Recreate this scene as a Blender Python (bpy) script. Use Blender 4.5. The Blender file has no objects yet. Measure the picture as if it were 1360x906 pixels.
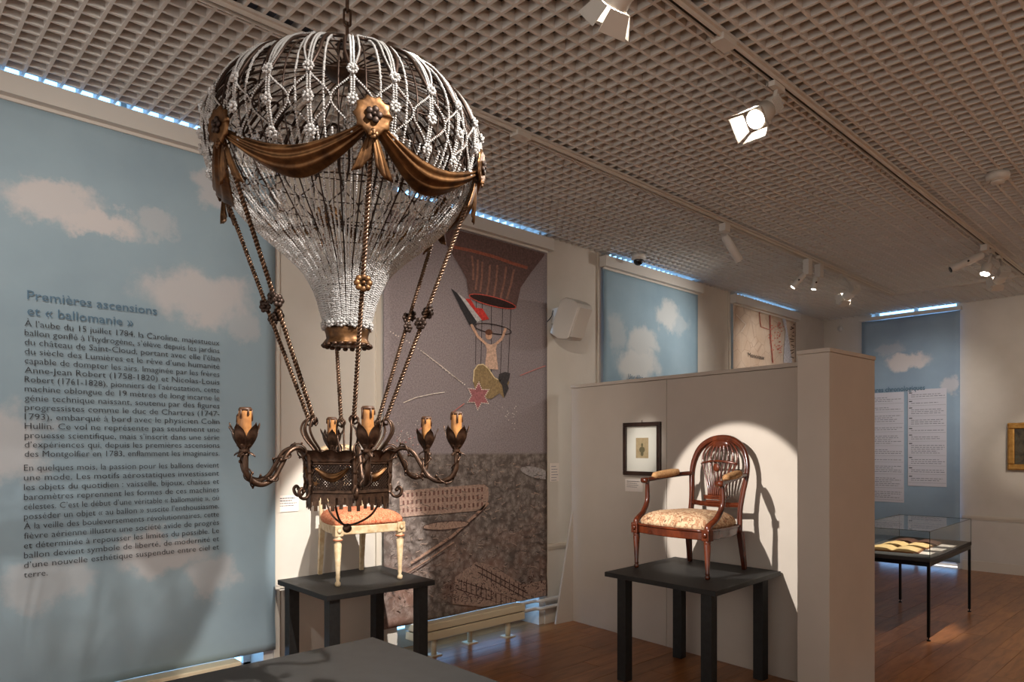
import bpy, bmesh, math, random
import numpy as np
from mathutils import Vector, Matrix, Quaternion
random.seed(7)
SC = bpy.context.scene
COL = SC.collection
PI = math.pi
R = math.radians

# ------------------------------------------------------------------ camera, world, lights, exposure
CH = 1.60; FPX = 934.1; HOR = 596.7; YAW = R(46.34)
cam = bpy.data.cameras.new('camera'); camo = bpy.data.objects.new('camera', cam); COL.objects.link(camo)
camo.location = (0, 0, CH); camo.rotation_euler = (PI/2, 0, YAW)
cam.sensor_width = 36; cam.lens = FPX/1360*36
cam.shift_y = (HOR-453)/1360; cam.clip_start = .02
SC.camera = camo
FX, FY = -math.sin(YAW), math.cos(YAW); RX, RY = math.cos(YAW), math.sin(YAW)
def ray(x, y):
    s = (x-680)/FPX
    return Vector((FX+RX*s, FY+RY*s, (HOR-y)/FPX))
EYE = Vector((0, 0, CH))
def onX(x, y, X): r = ray(x, y); return EYE+r*(X/r.x)
def onY(x, y, Y): r = ray(x, y); return EYE+r*(Y/r.y)
def onZ(x, y, z): r = ray(x, y); return EYE+r*((z-CH)/r.z)

w = bpy.data.worlds.new('world'); SC.world = w; w.use_nodes = True
bg = w.node_tree.nodes['Background']; bg.inputs[0].default_value = (1, .955, .91, 1); bg.inputs[1].default_value = 1.5
SC.view_settings.view_transform = 'Standard'; SC.view_settings.look = 'None'
SC.view_settings.exposure = 0.14; SC.view_settings.gamma = 1; SC.view_settings.use_curve_mapping = False
SC.cycles.max_bounces = 8; SC.cycles.transmission_bounces = 6; SC.cycles.transparent_max_bounces = 12
SC.cycles.caustics_reflective = False; SC.cycles.caustics_refractive = False
SC.cycles.sample_clamp_indirect = 4

WARM = (1, .90, .79); NEUT = (1, .96, .91)
X1, X2, X3 = -3.085, -1.714, -.343      # the lighting tracks
def spot(name, loc, target, half, blend, power, color=WARM, radius=.025):
    l = bpy.data.lights.new(name, 'SPOT'); o = bpy.data.objects.new(name, l); COL.objects.link(o)
    l.energy = power; l.color = color; l.spot_size = R(half*2); l.spot_blend = blend; l.shadow_soft_size = radius
    o.location = loc; o.rotation_euler = (Vector(target)-Vector(loc)).to_track_quat('-Z', 'Y').to_euler()
    return o
# (name, lens position, target, half angle, blend, watts, colour)
BEAMS = [
    ('beam_armchair',  (X1, .55, 3.30),   (-2.62, 4.75, 1.10), 8.2, .12, 1150, NEUT),
    ('beam_side_chair', (-1.70, 2.15, 3.29), (-4.28, 2.62, 1.03), 10.5, .3, 800, NEUT),
    ('beam_balloon_side', (-1.77, 3.42, 3.30), (-2.0, 1.30, 1.6), 26.0, .6, 110, NEUT),
    ('beam_balloon_front', (X3+.05, 1.36, 3.34), (-2.05, 1.08, 1.55), 27.0, 1.0, 560, NEUT),
    ('beam_sky_banner', (X2, -.25, 3.32), (-4.40, 1.15, 2.15), 34.0, 1.0, 160, NEUT),
    ('beam_print_banner', (X2, 1.62, 3.32), (-4.40, 3.75, 1.75), 26.0, 1.0, 240, WARM),
    ('beam_far_banner', (X1-.15, 6.98, 3.19), (-4.40, 6.2, 2.3), 66.0, 1.0, 55, NEUT),
    ('beam_map_banner', (X1+.02, 7.98, 3.26), (-4.40, 8.75, 2.6), 34.0, 1.0, 60, WARM),
    ('beam_chronology', (-1.72, 8.30, 3.26), (-3.2, 10.75, 2.1), 24.0, 1.0, 110, NEUT),
    ('beam_vitrine', (-1.75, 7.92, 3.26), (-2.25, 7.1, .7), 13.0, .5, 420, WARM),
    ('beam_painting', (X3, 8.4, 3.3), (-1.75, 10.8, 1.65), 9.0, .6, 110, WARM),
    ('beam_drawing', (X1, 2.9, 3.32), (-3.5, 4.86, 1.6), 5.5, 1.0, 210, NEUT),
    ('fill_right_wall_a', (1.6, 1.5, 3.3), (3.4, 2.0, 1.9), 55.0, 1.0, 140, NEUT),  # this and the next two: unseen fills added so the right wall bounces light
    ('fill_right_wall_b', (1.6, 5.0, 3.3), (3.4, 5.2, 1.9), 55.0, 1.0, 140, NEUT),
    ('fill_right_wall_c', (1.6, 8.6, 3.3), (3.4, 8.6, 1.9), 55.0, 1.0, 140, NEUT),
    ('fill_floor_a', (1.5, .3, 3.3), (1.3, .3, 0), 46.0, 1.0, 430, (.86, .95, 1)),  # three added downlights without fixtures, floor bounce lifts the ceiling; cool tint offsets wood
    ('fill_floor_b', (1.5, 4.2, 3.3), (1.3, 4.2, 0), 46.0, 1.0, 430, (.86, .95, 1)),
    ('fill_floor_c', (1.5, 8.0, 3.3), (1.3, 8.0, 0), 46.0, 1.0, 430, (.86, .95, 1)),
    ('fill_back_wall', (X3, 7.4, 3.32), (-1.9, 10.8, 1.6), 36.0, 1.0, 130, WARM),  # added fill with no fixture, brightens the far wall
    ('fill_back_floor', (X3, 6.2, 3.32), (-1.7, 7.0, 0), 38.0, 1.0, 90, WARM),  # unseen fill added to lift the dim far floor
]
for b in BEAMS: spot(*b)

# ------------------------------------------------------------------ materials
def lin(c):
    if isinstance(c, str): c = tuple(int(c[i:i+2], 16) for i in (0, 2, 4))
    return tuple(((v/255)/12.92 if v/255 <= .04045 else ((v/255+.055)/1.055)**2.4) for v in c)+(1,)
def mat(name, color, rough=.6, metal=0, spec=.5, emit=None, estr=0):
    m = bpy.data.materials.new(name); m.use_nodes = True
    b = m.node_tree.nodes['Principled BSDF']
    b.inputs['Base Color'].default_value = color if len(color) == 4 else tuple(color)+(1,)
    b.inputs['Roughness'].default_value = rough; b.inputs['Metallic'].default_value = metal
    b.inputs['Specular IOR Level'].default_value = spec
    if emit: b.inputs['Emission Color'].default_value = tuple(emit)+(1,); b.inputs['Emission Strength'].default_value = estr
    return m
def N(m, t, **kw):
    n = m.node_tree.nodes.new(t)
    for k, v in kw.items(): setattr(n, k, v)
    return n
def LK(m, a, b): m.node_tree.links.new(a, b)
def BS(m): return m.node_tree.nodes['Principled BSDF']
def ramp(m, fac, stops):
    r = N(m, 'ShaderNodeValToRGB'); e = r.color_ramp.elements
    while len(e) < len(stops): e.new(.5)
    for el, (p, c) in zip(e, stops): el.position = p; el.color = c if len(c) == 4 else tuple(c)+(1,)
    LK(m, fac, r.inputs[0]); return r.outputs[0]
def noise(m, vec, scale, detail=4, rough=.5, dist=0):
    n = N(m, 'ShaderNodeTexNoise'); n.inputs['Scale'].default_value = scale; n.inputs['Detail'].default_value = detail
    n.inputs['Roughness'].default_value = rough; n.inputs['Distortion'].default_value = dist
    if vec is not None: LK(m, vec, n.inputs['Vector'])
    return n.outputs['Fac']
def objco(m): return N(m, 'ShaderNodeTexCoord').outputs['Object']
def mapping(m, vec, scale=(1, 1, 1), loc=(0, 0, 0)):
    n = N(m, 'ShaderNodeMapping'); n.inputs['Scale'].default_value = scale; n.inputs['Location'].default_value = loc
    LK(m, vec, n.inputs['Vector']); return n.outputs[0]
def mixc(m, fac, a, b, mode='MIX'):
    n = N(m, 'ShaderNodeMix', data_type='RGBA', blend_type=mode)
    for s, v in ((0, fac), (6, a), (7, b)):
        if hasattr(v, 'is_linked') or isinstance(v, bpy.types.NodeSocket): LK(m, v, n.inputs[s])
        else: n.inputs[s].default_value = v
    return n.outputs[2]
def math_(m, op, a, b=None, c=None, clamp=False):
    n = N(m, 'ShaderNodeMath', operation=op); n.use_clamp = clamp
    for i, v in enumerate((a, b, c)):
        if v is None: continue
        if isinstance(v, bpy.types.NodeSocket): LK(m, v, n.inputs[i])
        else: n.inputs[i].default_value = v
    return n.outputs[0]
def bump(m, h, strength=.2, dist=.01):
    n = N(m, 'ShaderNodeBump'); n.inputs['Strength'].default_value = strength; n.inputs['Distance'].default_value = dist
    LK(m, h, n.inputs['Height']); LK(m, n.outputs[0], BS(m).inputs['Normal'])
def mottled(name, c1, c2, scale, rough=.6, metal=0, spec=.5, detail=5, stretch=(1, 1, 1), bmp=0):
    m = mat(name, lin(c1), rough, metal, spec)
    f = noise(m, mapping(m, objco(m), stretch), scale, detail, .6)
    LK(m, ramp(m, f, [(.35, lin(c1)), (.65, lin(c2))]), BS(m).inputs['Base Color'])
    if bmp: bump(m, f, bmp, .004)
    return m

M = {}
M['wall'] = mottled('wall_paint', (200, 192, 180), (206, 198, 187), 3, .85, 0, .2)
M['trim'] = mat('trim_paint', lin((205, 194, 178)), .6)
M['partition'] = mottled('partition_paint', (190, 178, 165), (196, 184, 171), 2, .85, 0, .2)
M['white_lacquer'] = mat('white_lacquer', lin((205, 198, 188)), .45)
M['grid'] = mat('grid_paint', lin((210, 205, 198)), .5)
M['slab'] = mat('plenum_paint', lin((84, 80, 76)), .9)
M['black'] = mottled('black_stain', (30, 29, 28), (40, 39, 38), 30, .55, 0, .4)
M['plinth'] = mottled('plinth_paint', (56, 54, 52), (62, 60, 58), 12, .6, 0, .4)
M['iron'] = mottled('brown_iron', (58, 42, 32), (92, 68, 52), 60, .42, .75, .5)
M['rope'] = mottled('bronze_rope', (70, 52, 40), (120, 94, 74), 80, .35, .8, .5)
M['wire'] = mat('dark_wire', lin((52, 36, 26)), .5, .6)
M['gold'] = mottled('antique_gilt', (66, 43, 24), (114, 79, 46), 25, .46, .78, .5)
M['flowerdark'] = mat('dark_petal', lin((50, 36, 28)), .5, .7)
M['wax'] = mottled('amber_wax', (150, 98, 52), (196, 136, 76), 30, .45)
M['waxtip'] = mat('dark_wax', lin((74, 46, 26)), .5)
M['cream'] = mottled('cream_paint', (206, 184, 150), (176, 146, 106), 22, .5, bmp=.1)
M['redpaint'] = mat('red_paint', lin((176, 104, 70)), .5)
M['radiator'] = mat('radiator_enamel', lin((216, 200, 168)), .35)
M['pipe'] = mat('pipe_paint', lin((206, 204, 200)), .4)
M['glassframe'] = mat('black_steel', lin((22, 22, 24)), .35, .6)
M['card'] = mat('white_card', lin((226, 214, 204)), .7)
M['ink'] = mat('ink', lin((38, 40, 44)), .7)
M['inkgrey'] = mat('grey_ink', lin((120, 122, 130)), .7)
M['titleink'] = mat('title_ink', lin((84, 114, 134)), .7)
M['lens'] = mat('lamp_lens', (1, 1, 1), .3, emit=(1, .93, .82), estr=45)
M['lensdim'] = mat('lamp_lens_dim', (1, 1, 1), .3, emit=(1, .93, .82), estr=6)
M['blackplastic'] = mat('black_plastic', lin((18, 16, 16)), .2)
M['pane'] = mat('daylight_pane', (.5, .6, .7), .3, emit=(.24, .54, 1.0), estr=3.4)

def wood_mat(name, c1, c2, c3, scale, rough, spec=.5, rnd=False):
    m = mat(name, lin(c1), rough, 0, spec)
    v = mapping(m, objco(m), scale)
    oi = N(m, 'ShaderNodeObjectInfo')
    if rnd:
        add = N(m, 'ShaderNodeVectorMath', operation='ADD'); LK(m, v, add.inputs[0])
        cx = N(m, 'ShaderNodeCombineXYZ')
        for i in range(3): LK(m, math_(m, 'MULTIPLY', oi.outputs['Random'], 37.+11*i), cx.inputs[i])
        LK(m, cx.outputs[0], add.inputs[1]); v = add.outputs[0]
    f = noise(m, v, 1, 6, .6, .6)
    col = ramp(m, f, [(.3, lin(c1)), (.5, lin(c2)), (.72, lin(c3))])
    if rnd:
        t = ramp(m, oi.outputs['Random'], [(0, (.78, .76, .74)), (1, (1.12, 1.1, 1.08))])
        col = mixc(m, 1.0, col, t, 'MULTIPLY')
    LK(m, col, BS(m).inputs['Base Color'])
    return m
M['floor'] = wood_mat('floor_oak', (128, 78, 40), (160, 102, 56), (178, 120, 70), (22, 3, 5), .3, .5, True)
M['mahogany'] = wood_mat('mahogany', (44, 17, 8), (80, 34, 17), (112, 52, 27), (9, 9, 3), .2, .6)
M['darkframe'] = wood_mat('dark_frame_wood', (36, 24, 18), (52, 34, 26), (64, 44, 34), (20, 20, 20), .4)

def crystal():
    m = bpy.data.materials.new('cut_crystal'); m.use_nodes = True
    b = BS(m); b.inputs['Base Color'].default_value = (.88, .85, .81, 1); b.inputs['Roughness'].default_value = .08
    b.inputs['Specular IOR Level'].default_value = .9; b.inputs['IOR'].default_value = 1.6
    b.inputs['Transmission Weight'].default_value = .6
    return m
M['crystal'] = crystal()
def thin_glass():
    m = bpy.data.materials.new('thin_glass'); m.use_nodes = True; nt = m.node_tree
    nt.nodes.remove(nt.nodes['Principled BSDF'])
    tr = N(m, 'ShaderNodeBsdfTransparent'); tr.inputs[0].default_value = (.97, .985, .98, 1)
    gl = N(m, 'ShaderNodeBsdfGlossy'); gl.inputs['Roughness'].default_value = .02
    lw = N(m, 'ShaderNodeLayerWeight'); lw.inputs[0].default_value = .5
    fr = N(m, 'ShaderNodeMath', operation='MULTIPLY_ADD'); LK(m, math_(m, 'POWER', lw.outputs['Facing'], 4.0), fr.inputs[0]); fr.inputs[1].default_value = .6; fr.inputs[2].default_value = .03
    mx = N(m, 'ShaderNodeMixShader'); LK(m, fr.outputs[0], mx.inputs[0]); LK(m, tr.outputs[0], mx.inputs[1]); LK(m, gl.outputs[0], mx.inputs[2])
    LK(m, mx.outputs[0], nt.nodes['Material Output'].inputs[0]); return m
M['glass'] = thin_glass()

def tapestry(name, ground, a, b, scale):
    m = mat(name, lin(ground), .85, 0, .1)
    v = objco(m)
    f1 = noise(m, v, scale, 5, .7, 1.5); f2 = noise(m, mapping(m, v, (1, 1, 1), (3, 7, 2)), scale*2.4, 4, .6, 3)
    c = ramp(m, f1, [(.40, lin(ground)), (.47, lin(a)), (.53, lin(ground)), (.62, lin(a)), (.70, lin(ground))])
    c = mixc(m, ramp(m, f2, [(.56, (0, 0, 0)), (.62, (1, 1, 1))]), c, lin(b))
    LK(m, c, BS(m).inputs['Base Color'])
    bump(m, noise(m, v, 500, 2), .25, .002)
    return m
M['tap_beige'] = tapestry('beige_tapestry', (214, 184, 148), (160, 108, 76), (112, 80, 60), 8)
M['tap_red'] = tapestry('red_tapestry', (182, 88, 58), (210, 156, 118), (168, 72, 48), 20)
M['pad_fabric'] = tapestry('arm_pad_fabric', (190, 150, 104), (168, 118, 78), (120, 80, 54), 22)

# ------------------------------------------------------------------ mesh building
class MB:
    def __init__(s): s.v = []; s.f = []; s.sm = []
    def add(s, vs, fs, smooth=False):
        o = len(s.v); s.v += [tuple(p) for p in vs]; s.f += [tuple(i+o for i in f) for f in fs]; s.sm += [smooth]*len(fs); return s
    def box(s, x0, y0, z0, x1, y1, z1):
        vs = [(x, y, z) for z in (z0, z1) for y in (y0, y1) for x in (x0, x1)]
        return s.add(vs, [(0, 2, 3, 1), (4, 5, 7, 6), (0, 1, 5, 4), (2, 6, 7, 3), (0, 4, 6, 2), (1, 3, 7, 5)])
    def beam(s, a, b, wx, wz, up=(0, 0, 1), wx2=None, wz2=None):
        a = Vector(a); b = Vector(b); d = (b-a).normalized(); u = Vector(up)
        if abs(d.dot(u)) > .98: u = Vector((0, 1, 0))
        x = d.cross(u).normalized(); y = x.cross(d).normalized(); vs = []
        for p, p1, p2 in ((a, wx, wz), (b, wx2 or wx, wz2 or wz)):
            for sx, sy in ((-1, -1), (1, -1), (1, 1), (-1, 1)): vs.append(p+x*(sx*p1/2)+y*(sy*p2/2))
        return s.add(vs, [(3, 2, 1, 0), (4, 5, 6, 7), (0, 1, 5, 4), (1, 2, 6, 5), (2, 3, 7, 6), (3, 0, 4, 7)])
    def tube(s, path, rad, seg=8, closed=False, smooth=True, flat=1.0):
        P = [Vector(p) for p in path]; n = len(P)
        rr = rad if hasattr(rad, '__len__') else [rad]*n
        T = []
        for i in range(n):
            if closed: t = P[(i+1) % n]-P[i-1]
            else: t = P[min(i+1, n-1)]-P[max(i-1, 0)]
            T.append(t.normalized())
        u = T[0].orthogonal().normalized(); vs = []; fs = []
        for i in range(n):
            if i: u = (T[i-1].rotation_difference(T[i]) @ u).normalized()
            v = T[i].cross(u)
            for k in range(seg):
                a = 2*PI*k/seg; vs.append(P[i]+(u*math.cos(a)+v*math.sin(a)*flat)*rr[i])
        m = n if closed else n-1
        for i in range(m):
            for k in range(seg):
                a, b = i*seg+k, i*seg+(k+1) % seg; c = ((i+1) % n)*seg
                fs.append((a, b, c+(k+1) % seg, c+k))
        if not closed: fs += [tuple(range(seg))[::-1], tuple((n-1)*seg+k for k in range(seg))]
        return s.add(vs, fs, smooth)
    def lathe(s, prof, seg=24, c=(0, 0, 0), smooth=True, scal=None):
        vs = []; fs = []; n = len(prof)
        for r, z in prof:
            for k in range(seg):
                a = 2*PI*k/seg; q = r if scal is None else r*(1+scal(a, z))
                vs.append((c[0]+q*math.cos(a), c[1]+q*math.sin(a), c[2]+z))
        for i in range(n-1):
            for k in range(seg):
                fs.append((i*seg+k, i*seg+(k+1) % seg, (i+1)*seg+(k+1) % seg, (i+1)*seg+k))
        fs += [tuple(range(seg))[::-1], tuple((n-1)*seg+k for k in range(seg))]
        return s.add(vs, fs, smooth)
    def ball(s, c, r, seg=8, rings=5, sc=(1, 1, 1)):
        vs = [(c[0], c[1], c[2]-r*sc[2])]; fs = []
        for i in range(1, rings):
            a = PI*i/rings
            for k in range(seg):
                b = 2*PI*k/seg
                vs.append((c[0]+r*sc[0]*math.sin(a)*math.cos(b), c[1]+r*sc[1]*math.sin(a)*math.sin(b), c[2]-r*sc[2]*math.cos(a)))
        vs.append((c[0], c[1], c[2]+r*sc[2])); L = len(vs)-1
        for k in range(seg):
            fs.append((0, 1+(k+1) % seg, 1+k)); fs.append((L, L-seg+k, L-seg+(k+1) % seg))
        for i in range(rings-2):
            for k in range(seg):
                a = 1+i*seg
                fs.append((a+k, a+(k+1) % seg, a+seg+(k+1) % seg, a+seg+k))
        return s.add(vs, fs, True)
    def prism(s, pts, z0, z1, smooth=False):
        n = len(pts)
        vs = [(x, y, z0) for x, y in pts]+[(x, y, z1) for x, y in pts]
        fs = [tuple(range(n))[::-1], tuple(range(n, 2*n))]+[(i, (i+1) % n, n+(i+1) % n, n+i) for i in range(n)]
        return s.add(vs, fs, smooth)
    def sheet(s, grid, nrm, th, smooth=True):
        """solid sheet: grid[i][j] of points, nrm[i][j] outward, thickness th"""
        a, b = len(grid), len(grid[0]); vs = []
        for sgn in (0, -1):
            for i in range(a):
                for j in range(b): vs.append(Vector(grid[i][j])+Vector(nrm[i][j])*(sgn*th))
        fs = []; o = a*b
        for i in range(a-1):
            for j in range(b-1):
                q = (i*b+j, i*b+j+1, (i+1)*b+j+1, (i+1)*b+j); fs.append(q); fs.append(tuple(x+o for x in q[::-1]))
        for i in range(a-1):
            for j in (0, b-1): fs.append((i*b+j, (i+1)*b+j, (i+1)*b+j+o, i*b+j+o))
        for j in range(b-1):
            for i in (0, a-1): fs.append((i*b+j, i*b+j+1, i*b+j+1+o, i*b+j+o))
        return s.add(vs, fs, smooth)
    def mesh(s, name, m):
        me = bpy.data.meshes.new(name); me.from_pydata(s.v, [], s.f)
        me.polygons.foreach_set('use_smooth', s.sm); me.materials.append(M[m] if isinstance(m, str) else m)
        me.update(); return me
    def build(s, name, m, parent=None, fix=True, rel=None):
        if rel is not None: s.v = [(x-rel[0], y-rel[1], z-rel[2]) for x, y, z in s.v]
        me = s.mesh(name, m)
        if fix:
            bm = bmesh.new(); bm.from_mesh(me); bmesh.ops.recalc_face_normals(bm, faces=bm.faces); bm.to_mesh(me); bm.free()
        return link(name, me, parent)
def link(name, me, parent=None, loc=None, rot=None):
    o = bpy.data.objects.new(name, me); COL.objects.link(o); o.parent = parent
    if loc is not None: o.location = loc
    if rot is not None: o.rotation_euler = rot
    return o
def tag(o, label=None, cat=None, group=None, kind=None):
    if label: o['label'] = label
    if cat: o['category'] = cat
    if group: o['group'] = group
    if kind: o['kind'] = kind
    return o
def thing(name, label, cat, loc=(0, 0, 0), rz=0, group=None):
    o = bpy.data.objects.new(name, None); COL.objects.link(o); o.location = loc; o.rotation_euler = (0, 0, rz)
    o.empty_display_size = .1
    return tag(o, label, cat, group)
def struct(name, mb, m, **k):
    return tag(mb.build(name, m, **k), kind='structure')
def bevel(o, w=.004, seg=2):
    md = o.modifiers.new('bevel', 'BEVEL'); md.width = w; md.segments = seg; md.limit_method = 'ANGLE'; md.angle_limit = R(40); return o
def bez(pts, n=10, closed=False):
    """Catmull-Rom through pts"""
    P = [Vector(p) for p in pts]; out = []; L = len(P)
    rng = L if closed else L-1
    for i in range(rng):
        p1, p2 = P[i], P[(i+1) % L]
        p0 = P[i-1] if (i or closed) else p1*2-p2
        p3 = P[(i+2) % L] if (i+2 < L or closed) else p2*2-p1
        for k in range(n):
            t = k/n
            out.append(.5*((2*p1)+(p2-p0)*t+(2*p0-5*p1+4*p2-p3)*t*t+(3*p1-p0-3*p2+p3)*t**3))
    if not closed: out.append(P[-1])
    return out

# ------------------------------------------------------------------ the room
XW = -4.464; YB = 10.82; ZC = 3.55; ZS = 3.78; XR = 4.0; YF = -4.0
BAYS = [(.33, 2.066), (2.905, 4.66), (5.47, 7.20), (8.01, 9.76)]
WIN = [(a+.15, b-.06) for a, b in BAYS]
fl = struct('floor', MB().box(-4.9, YF, -.06, XR, YB+.1, -.004), M['floor'])
PW, PL = .158, 1.38
pm = MB().box(0, 0, -.02, PW-.0022, PL-.0022, 0).mesh('plank', 'floor')
nx = int((1.0+4.72)/PW)
for i in range(nx):
    off = (i*.618 % 1)*PL
    y = 1.2-off
    while y < YB:
        y0, y1 = y, min(y+PL, YB)
        if y1 > 1.0:
            o = link('plank', pm, fl, (-4.72+i*PW, y0, random.uniform(-.0004, .0004)))
            if y1-y0 < PL-.01: o.scale.y = (y1-y0)/PL
        y += PL
# left wall, with four window bays
wl = MB(); prev = YF
for a, b in WIN:
    wl.box(XW-.32, prev, 0, XW, a, ZS); prev = b
    wl.box(XW-.32, a, 0, XW-.24, b, .12)
wl.box(XW-.32, prev, 0, XW, YB+.3, ZS)
wl = struct('wall_left', wl, 'wall')
# back wall, with one window behind the chronology banner
B5 = (-3.90, -2.655); W5 = (B5[0]+.12, B5[1]-.04)
wb = MB().box(XW, YB, 0, W5[0], YB+.3, ZS).box(W5[1], YB, 0, XR, YB+.3, ZS).box(W5[0], YB+.2, 0, W5[1], YB+.3, .04)
wb = struct('wall_back', wb, 'wall')
struct('wall_right', MB().box(3.4, -.6, 0, 3.6, YB+.3, ZS), 'wall')
# casings beside the windows
CASE = []
for a, b in BAYS:
    for y in (a-.045, b+.005):
        CASE.append(MB().box(XW, y, 0, XW+.018, y+.04, ZC))
n = 0
# chair rails, baseboards
piers = [(YF, BAYS[0][0]), (BAYS[0][1], BAYS[1][0]), (BAYS[1][1], BAYS[2][0]), (BAYS[2][1], BAYS[3][0]), (BAYS[3][1], YB)]
for a, b in piers:
    n += 1
    struct('trim_%d' % n, MB().box(XW, a+.02, .695, XW+.022, b-.02, .725).box(XW, a+.02, .675, XW+.012, b-.02, .695), 'trim')
    struct('baseboard_left', MB().box(XW, a-.0, 0, XW+.02, b, .13), 'trim')
for a, b in ((XW, B5[0]-.02), (B5[1]+.02, XR)):
    n += 1
    struct('trim_%d' % n, MB().box(a, YB-.022, .695, b, YB, .725).box(a, YB-.012, .67, b, YB, .695), 'trim')
    struct('baseboard_back', MB().box(a, YB-.02, 0, b, YB, .13), 'trim')
for c in CASE:
    n += 1; struct('trim_%d' % n, c, 'trim')
# windows
for i, (a, b) in enumerate(WIN):
    f = MB()
    for y in (a, (a+b)/2-.03, b-.05): f.box(XW-.235, y, .12, XW-.20, y+.05, ZS)
    for z in (.12, 1.3, 2.4, 3.5): f.box(XW-.235, a, z, XW-.20, b, z+.045)
    f = struct('window_%d' % (i+1), f, 'white_lacquer')
    MB().box(XW-.24, a, .12, XW-.232, b, ZS).build('pane', 'pane', f)
f = MB()
for x in (W5[0], (sum(W5))/2-.03, W5[1]-.05): f.box(x, YB+.15, .04, x+.05, YB+.19, ZS)
for z in (.04, 1.3, 2.4, 3.5): f.box(W5[0], YB+.15, z, W5[1], YB+.19, z+.045)
f = struct('window_5', f, 'white_lacquer')
MB().box(W5[0], YB+.19, .04, W5[1], YB+.198, ZS).build('pane', 'pane', f)
# ceiling: dark slab and an open-cell grid of blades hung below it
ce = struct('ceiling', MB().box(-4.9, YF, ZS, XR, YB+.3, ZS+.1), 'slab')
PT = .0857; BT = .015; BH = .05
bx = MB().box(XW, -BT/2, 0, XR, BT/2, BH).mesh('grid_blade', 'grid')
k0 = int(math.floor(-1.3/PT))
for k in range(k0, int(YB/PT)+1):
    link('grid_blade', bx, ce, (0, k*PT, ZC))
by = MB().box(-BT/2, -1.3, 0, BT/2, YB, BH-.001).mesh('grid_blade_long', 'grid')
k = -17
while X1+k*PT < 1.6:
    x = X1+k*PT
    if x > XW+.01 and min(abs(x-t) for t in (X1, X2, X3)) > .02:
        link('grid_blade', by, ce, (x, 0, ZC+.0005))
    k += 1
# lighting tracks
def track(x, label):
    t = thing('lighting_track', label, 'track', (x, 0, ZC-.03), 0, 'ceiling lighting tracks')
    MB().box(-.036, -1.3, .018, .036, 9.58, .032).build('cover_strip', 'white_lacquer', t)
    MB().box(-.02, -1.3, 0, -.012, 9.58, .018).build('side_rail', 'white_lacquer', t)
    MB().box(.012, -1.3, 0, .02, 9.58, .018).build('side_rail', 'white_lacquer', t)
    MB().box(-.012, -1.3, .014, .012, 9.58, .018).build('groove', 'blackplastic', t)
    for y in (3.02,): MB().box(-.034, y-.06, -.012, .034, y+.06, .018).build('feed_box', 'white_lacquer', t)
    return t
track(X1, 'white ceiling track running above the hanging balloon nearer the banners')
track(X2, 'white ceiling track carrying the two lit barn-door spotlights')
t = thing('lighting_track', 'short white crosswise ceiling bar joining the two long tracks', 'track', (0, 9.55, ZC-.03), 0, 'ceiling lighting tracks')
MB().box(X1+.036, -.03, .012, X2-.036, .03, .032).build('cover_strip', 'white_lacquer', t)

# ------------------------------------------------------------------ banners and print
def text_mesh(body, m, bold=0, res=2, shear=0):
    c = bpy.data.curves.new('lettering', 'FONT'); c.body = body; c.resolution_u = res; c.offset = bold; c.shear = shear
    o = bpy.data.objects.new('lettering', c); COL.objects.link(o)
    dg = bpy.context.evaluated_depsgraph_get(); dg.update()
    me = bpy.data.meshes.new_from_object(o.evaluated_get(dg)); bpy.data.objects.remove(o)
    me.materials.clear(); me.materials.append(M[m]); return me
def text_on(body, m, parent, name, y0, z, size, width=None, xmode='left', bold=0, out=.004, italic=None, sx=1.14):
    """lettering on a banner facing +X; y is along the banner, z the baseline (parent-local)"""
    me = text_mesh(body, m, bold)
    co = np.empty(len(me.vertices)*3); me.vertices.foreach_get('co', co); co = co.reshape(-1, 3)
    wd = co[:, 0].max()-co[:, 0].min(); k = width/wd if width else size*sx
    x = (co[:, 0]-co[:, 0].min())*k; y = co[:, 1]*size
    if xmode == 'Y': new = np.c_[np.full_like(x, out), y0+x, z+y]
    else: new = np.c_[y0+x, np.full_like(x, -out), z+y]
    me.vertices.foreach_set('co', new.ravel()); me.update(); me.name = name
    return tag(link(name, me, parent), kind='stuff')
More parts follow.
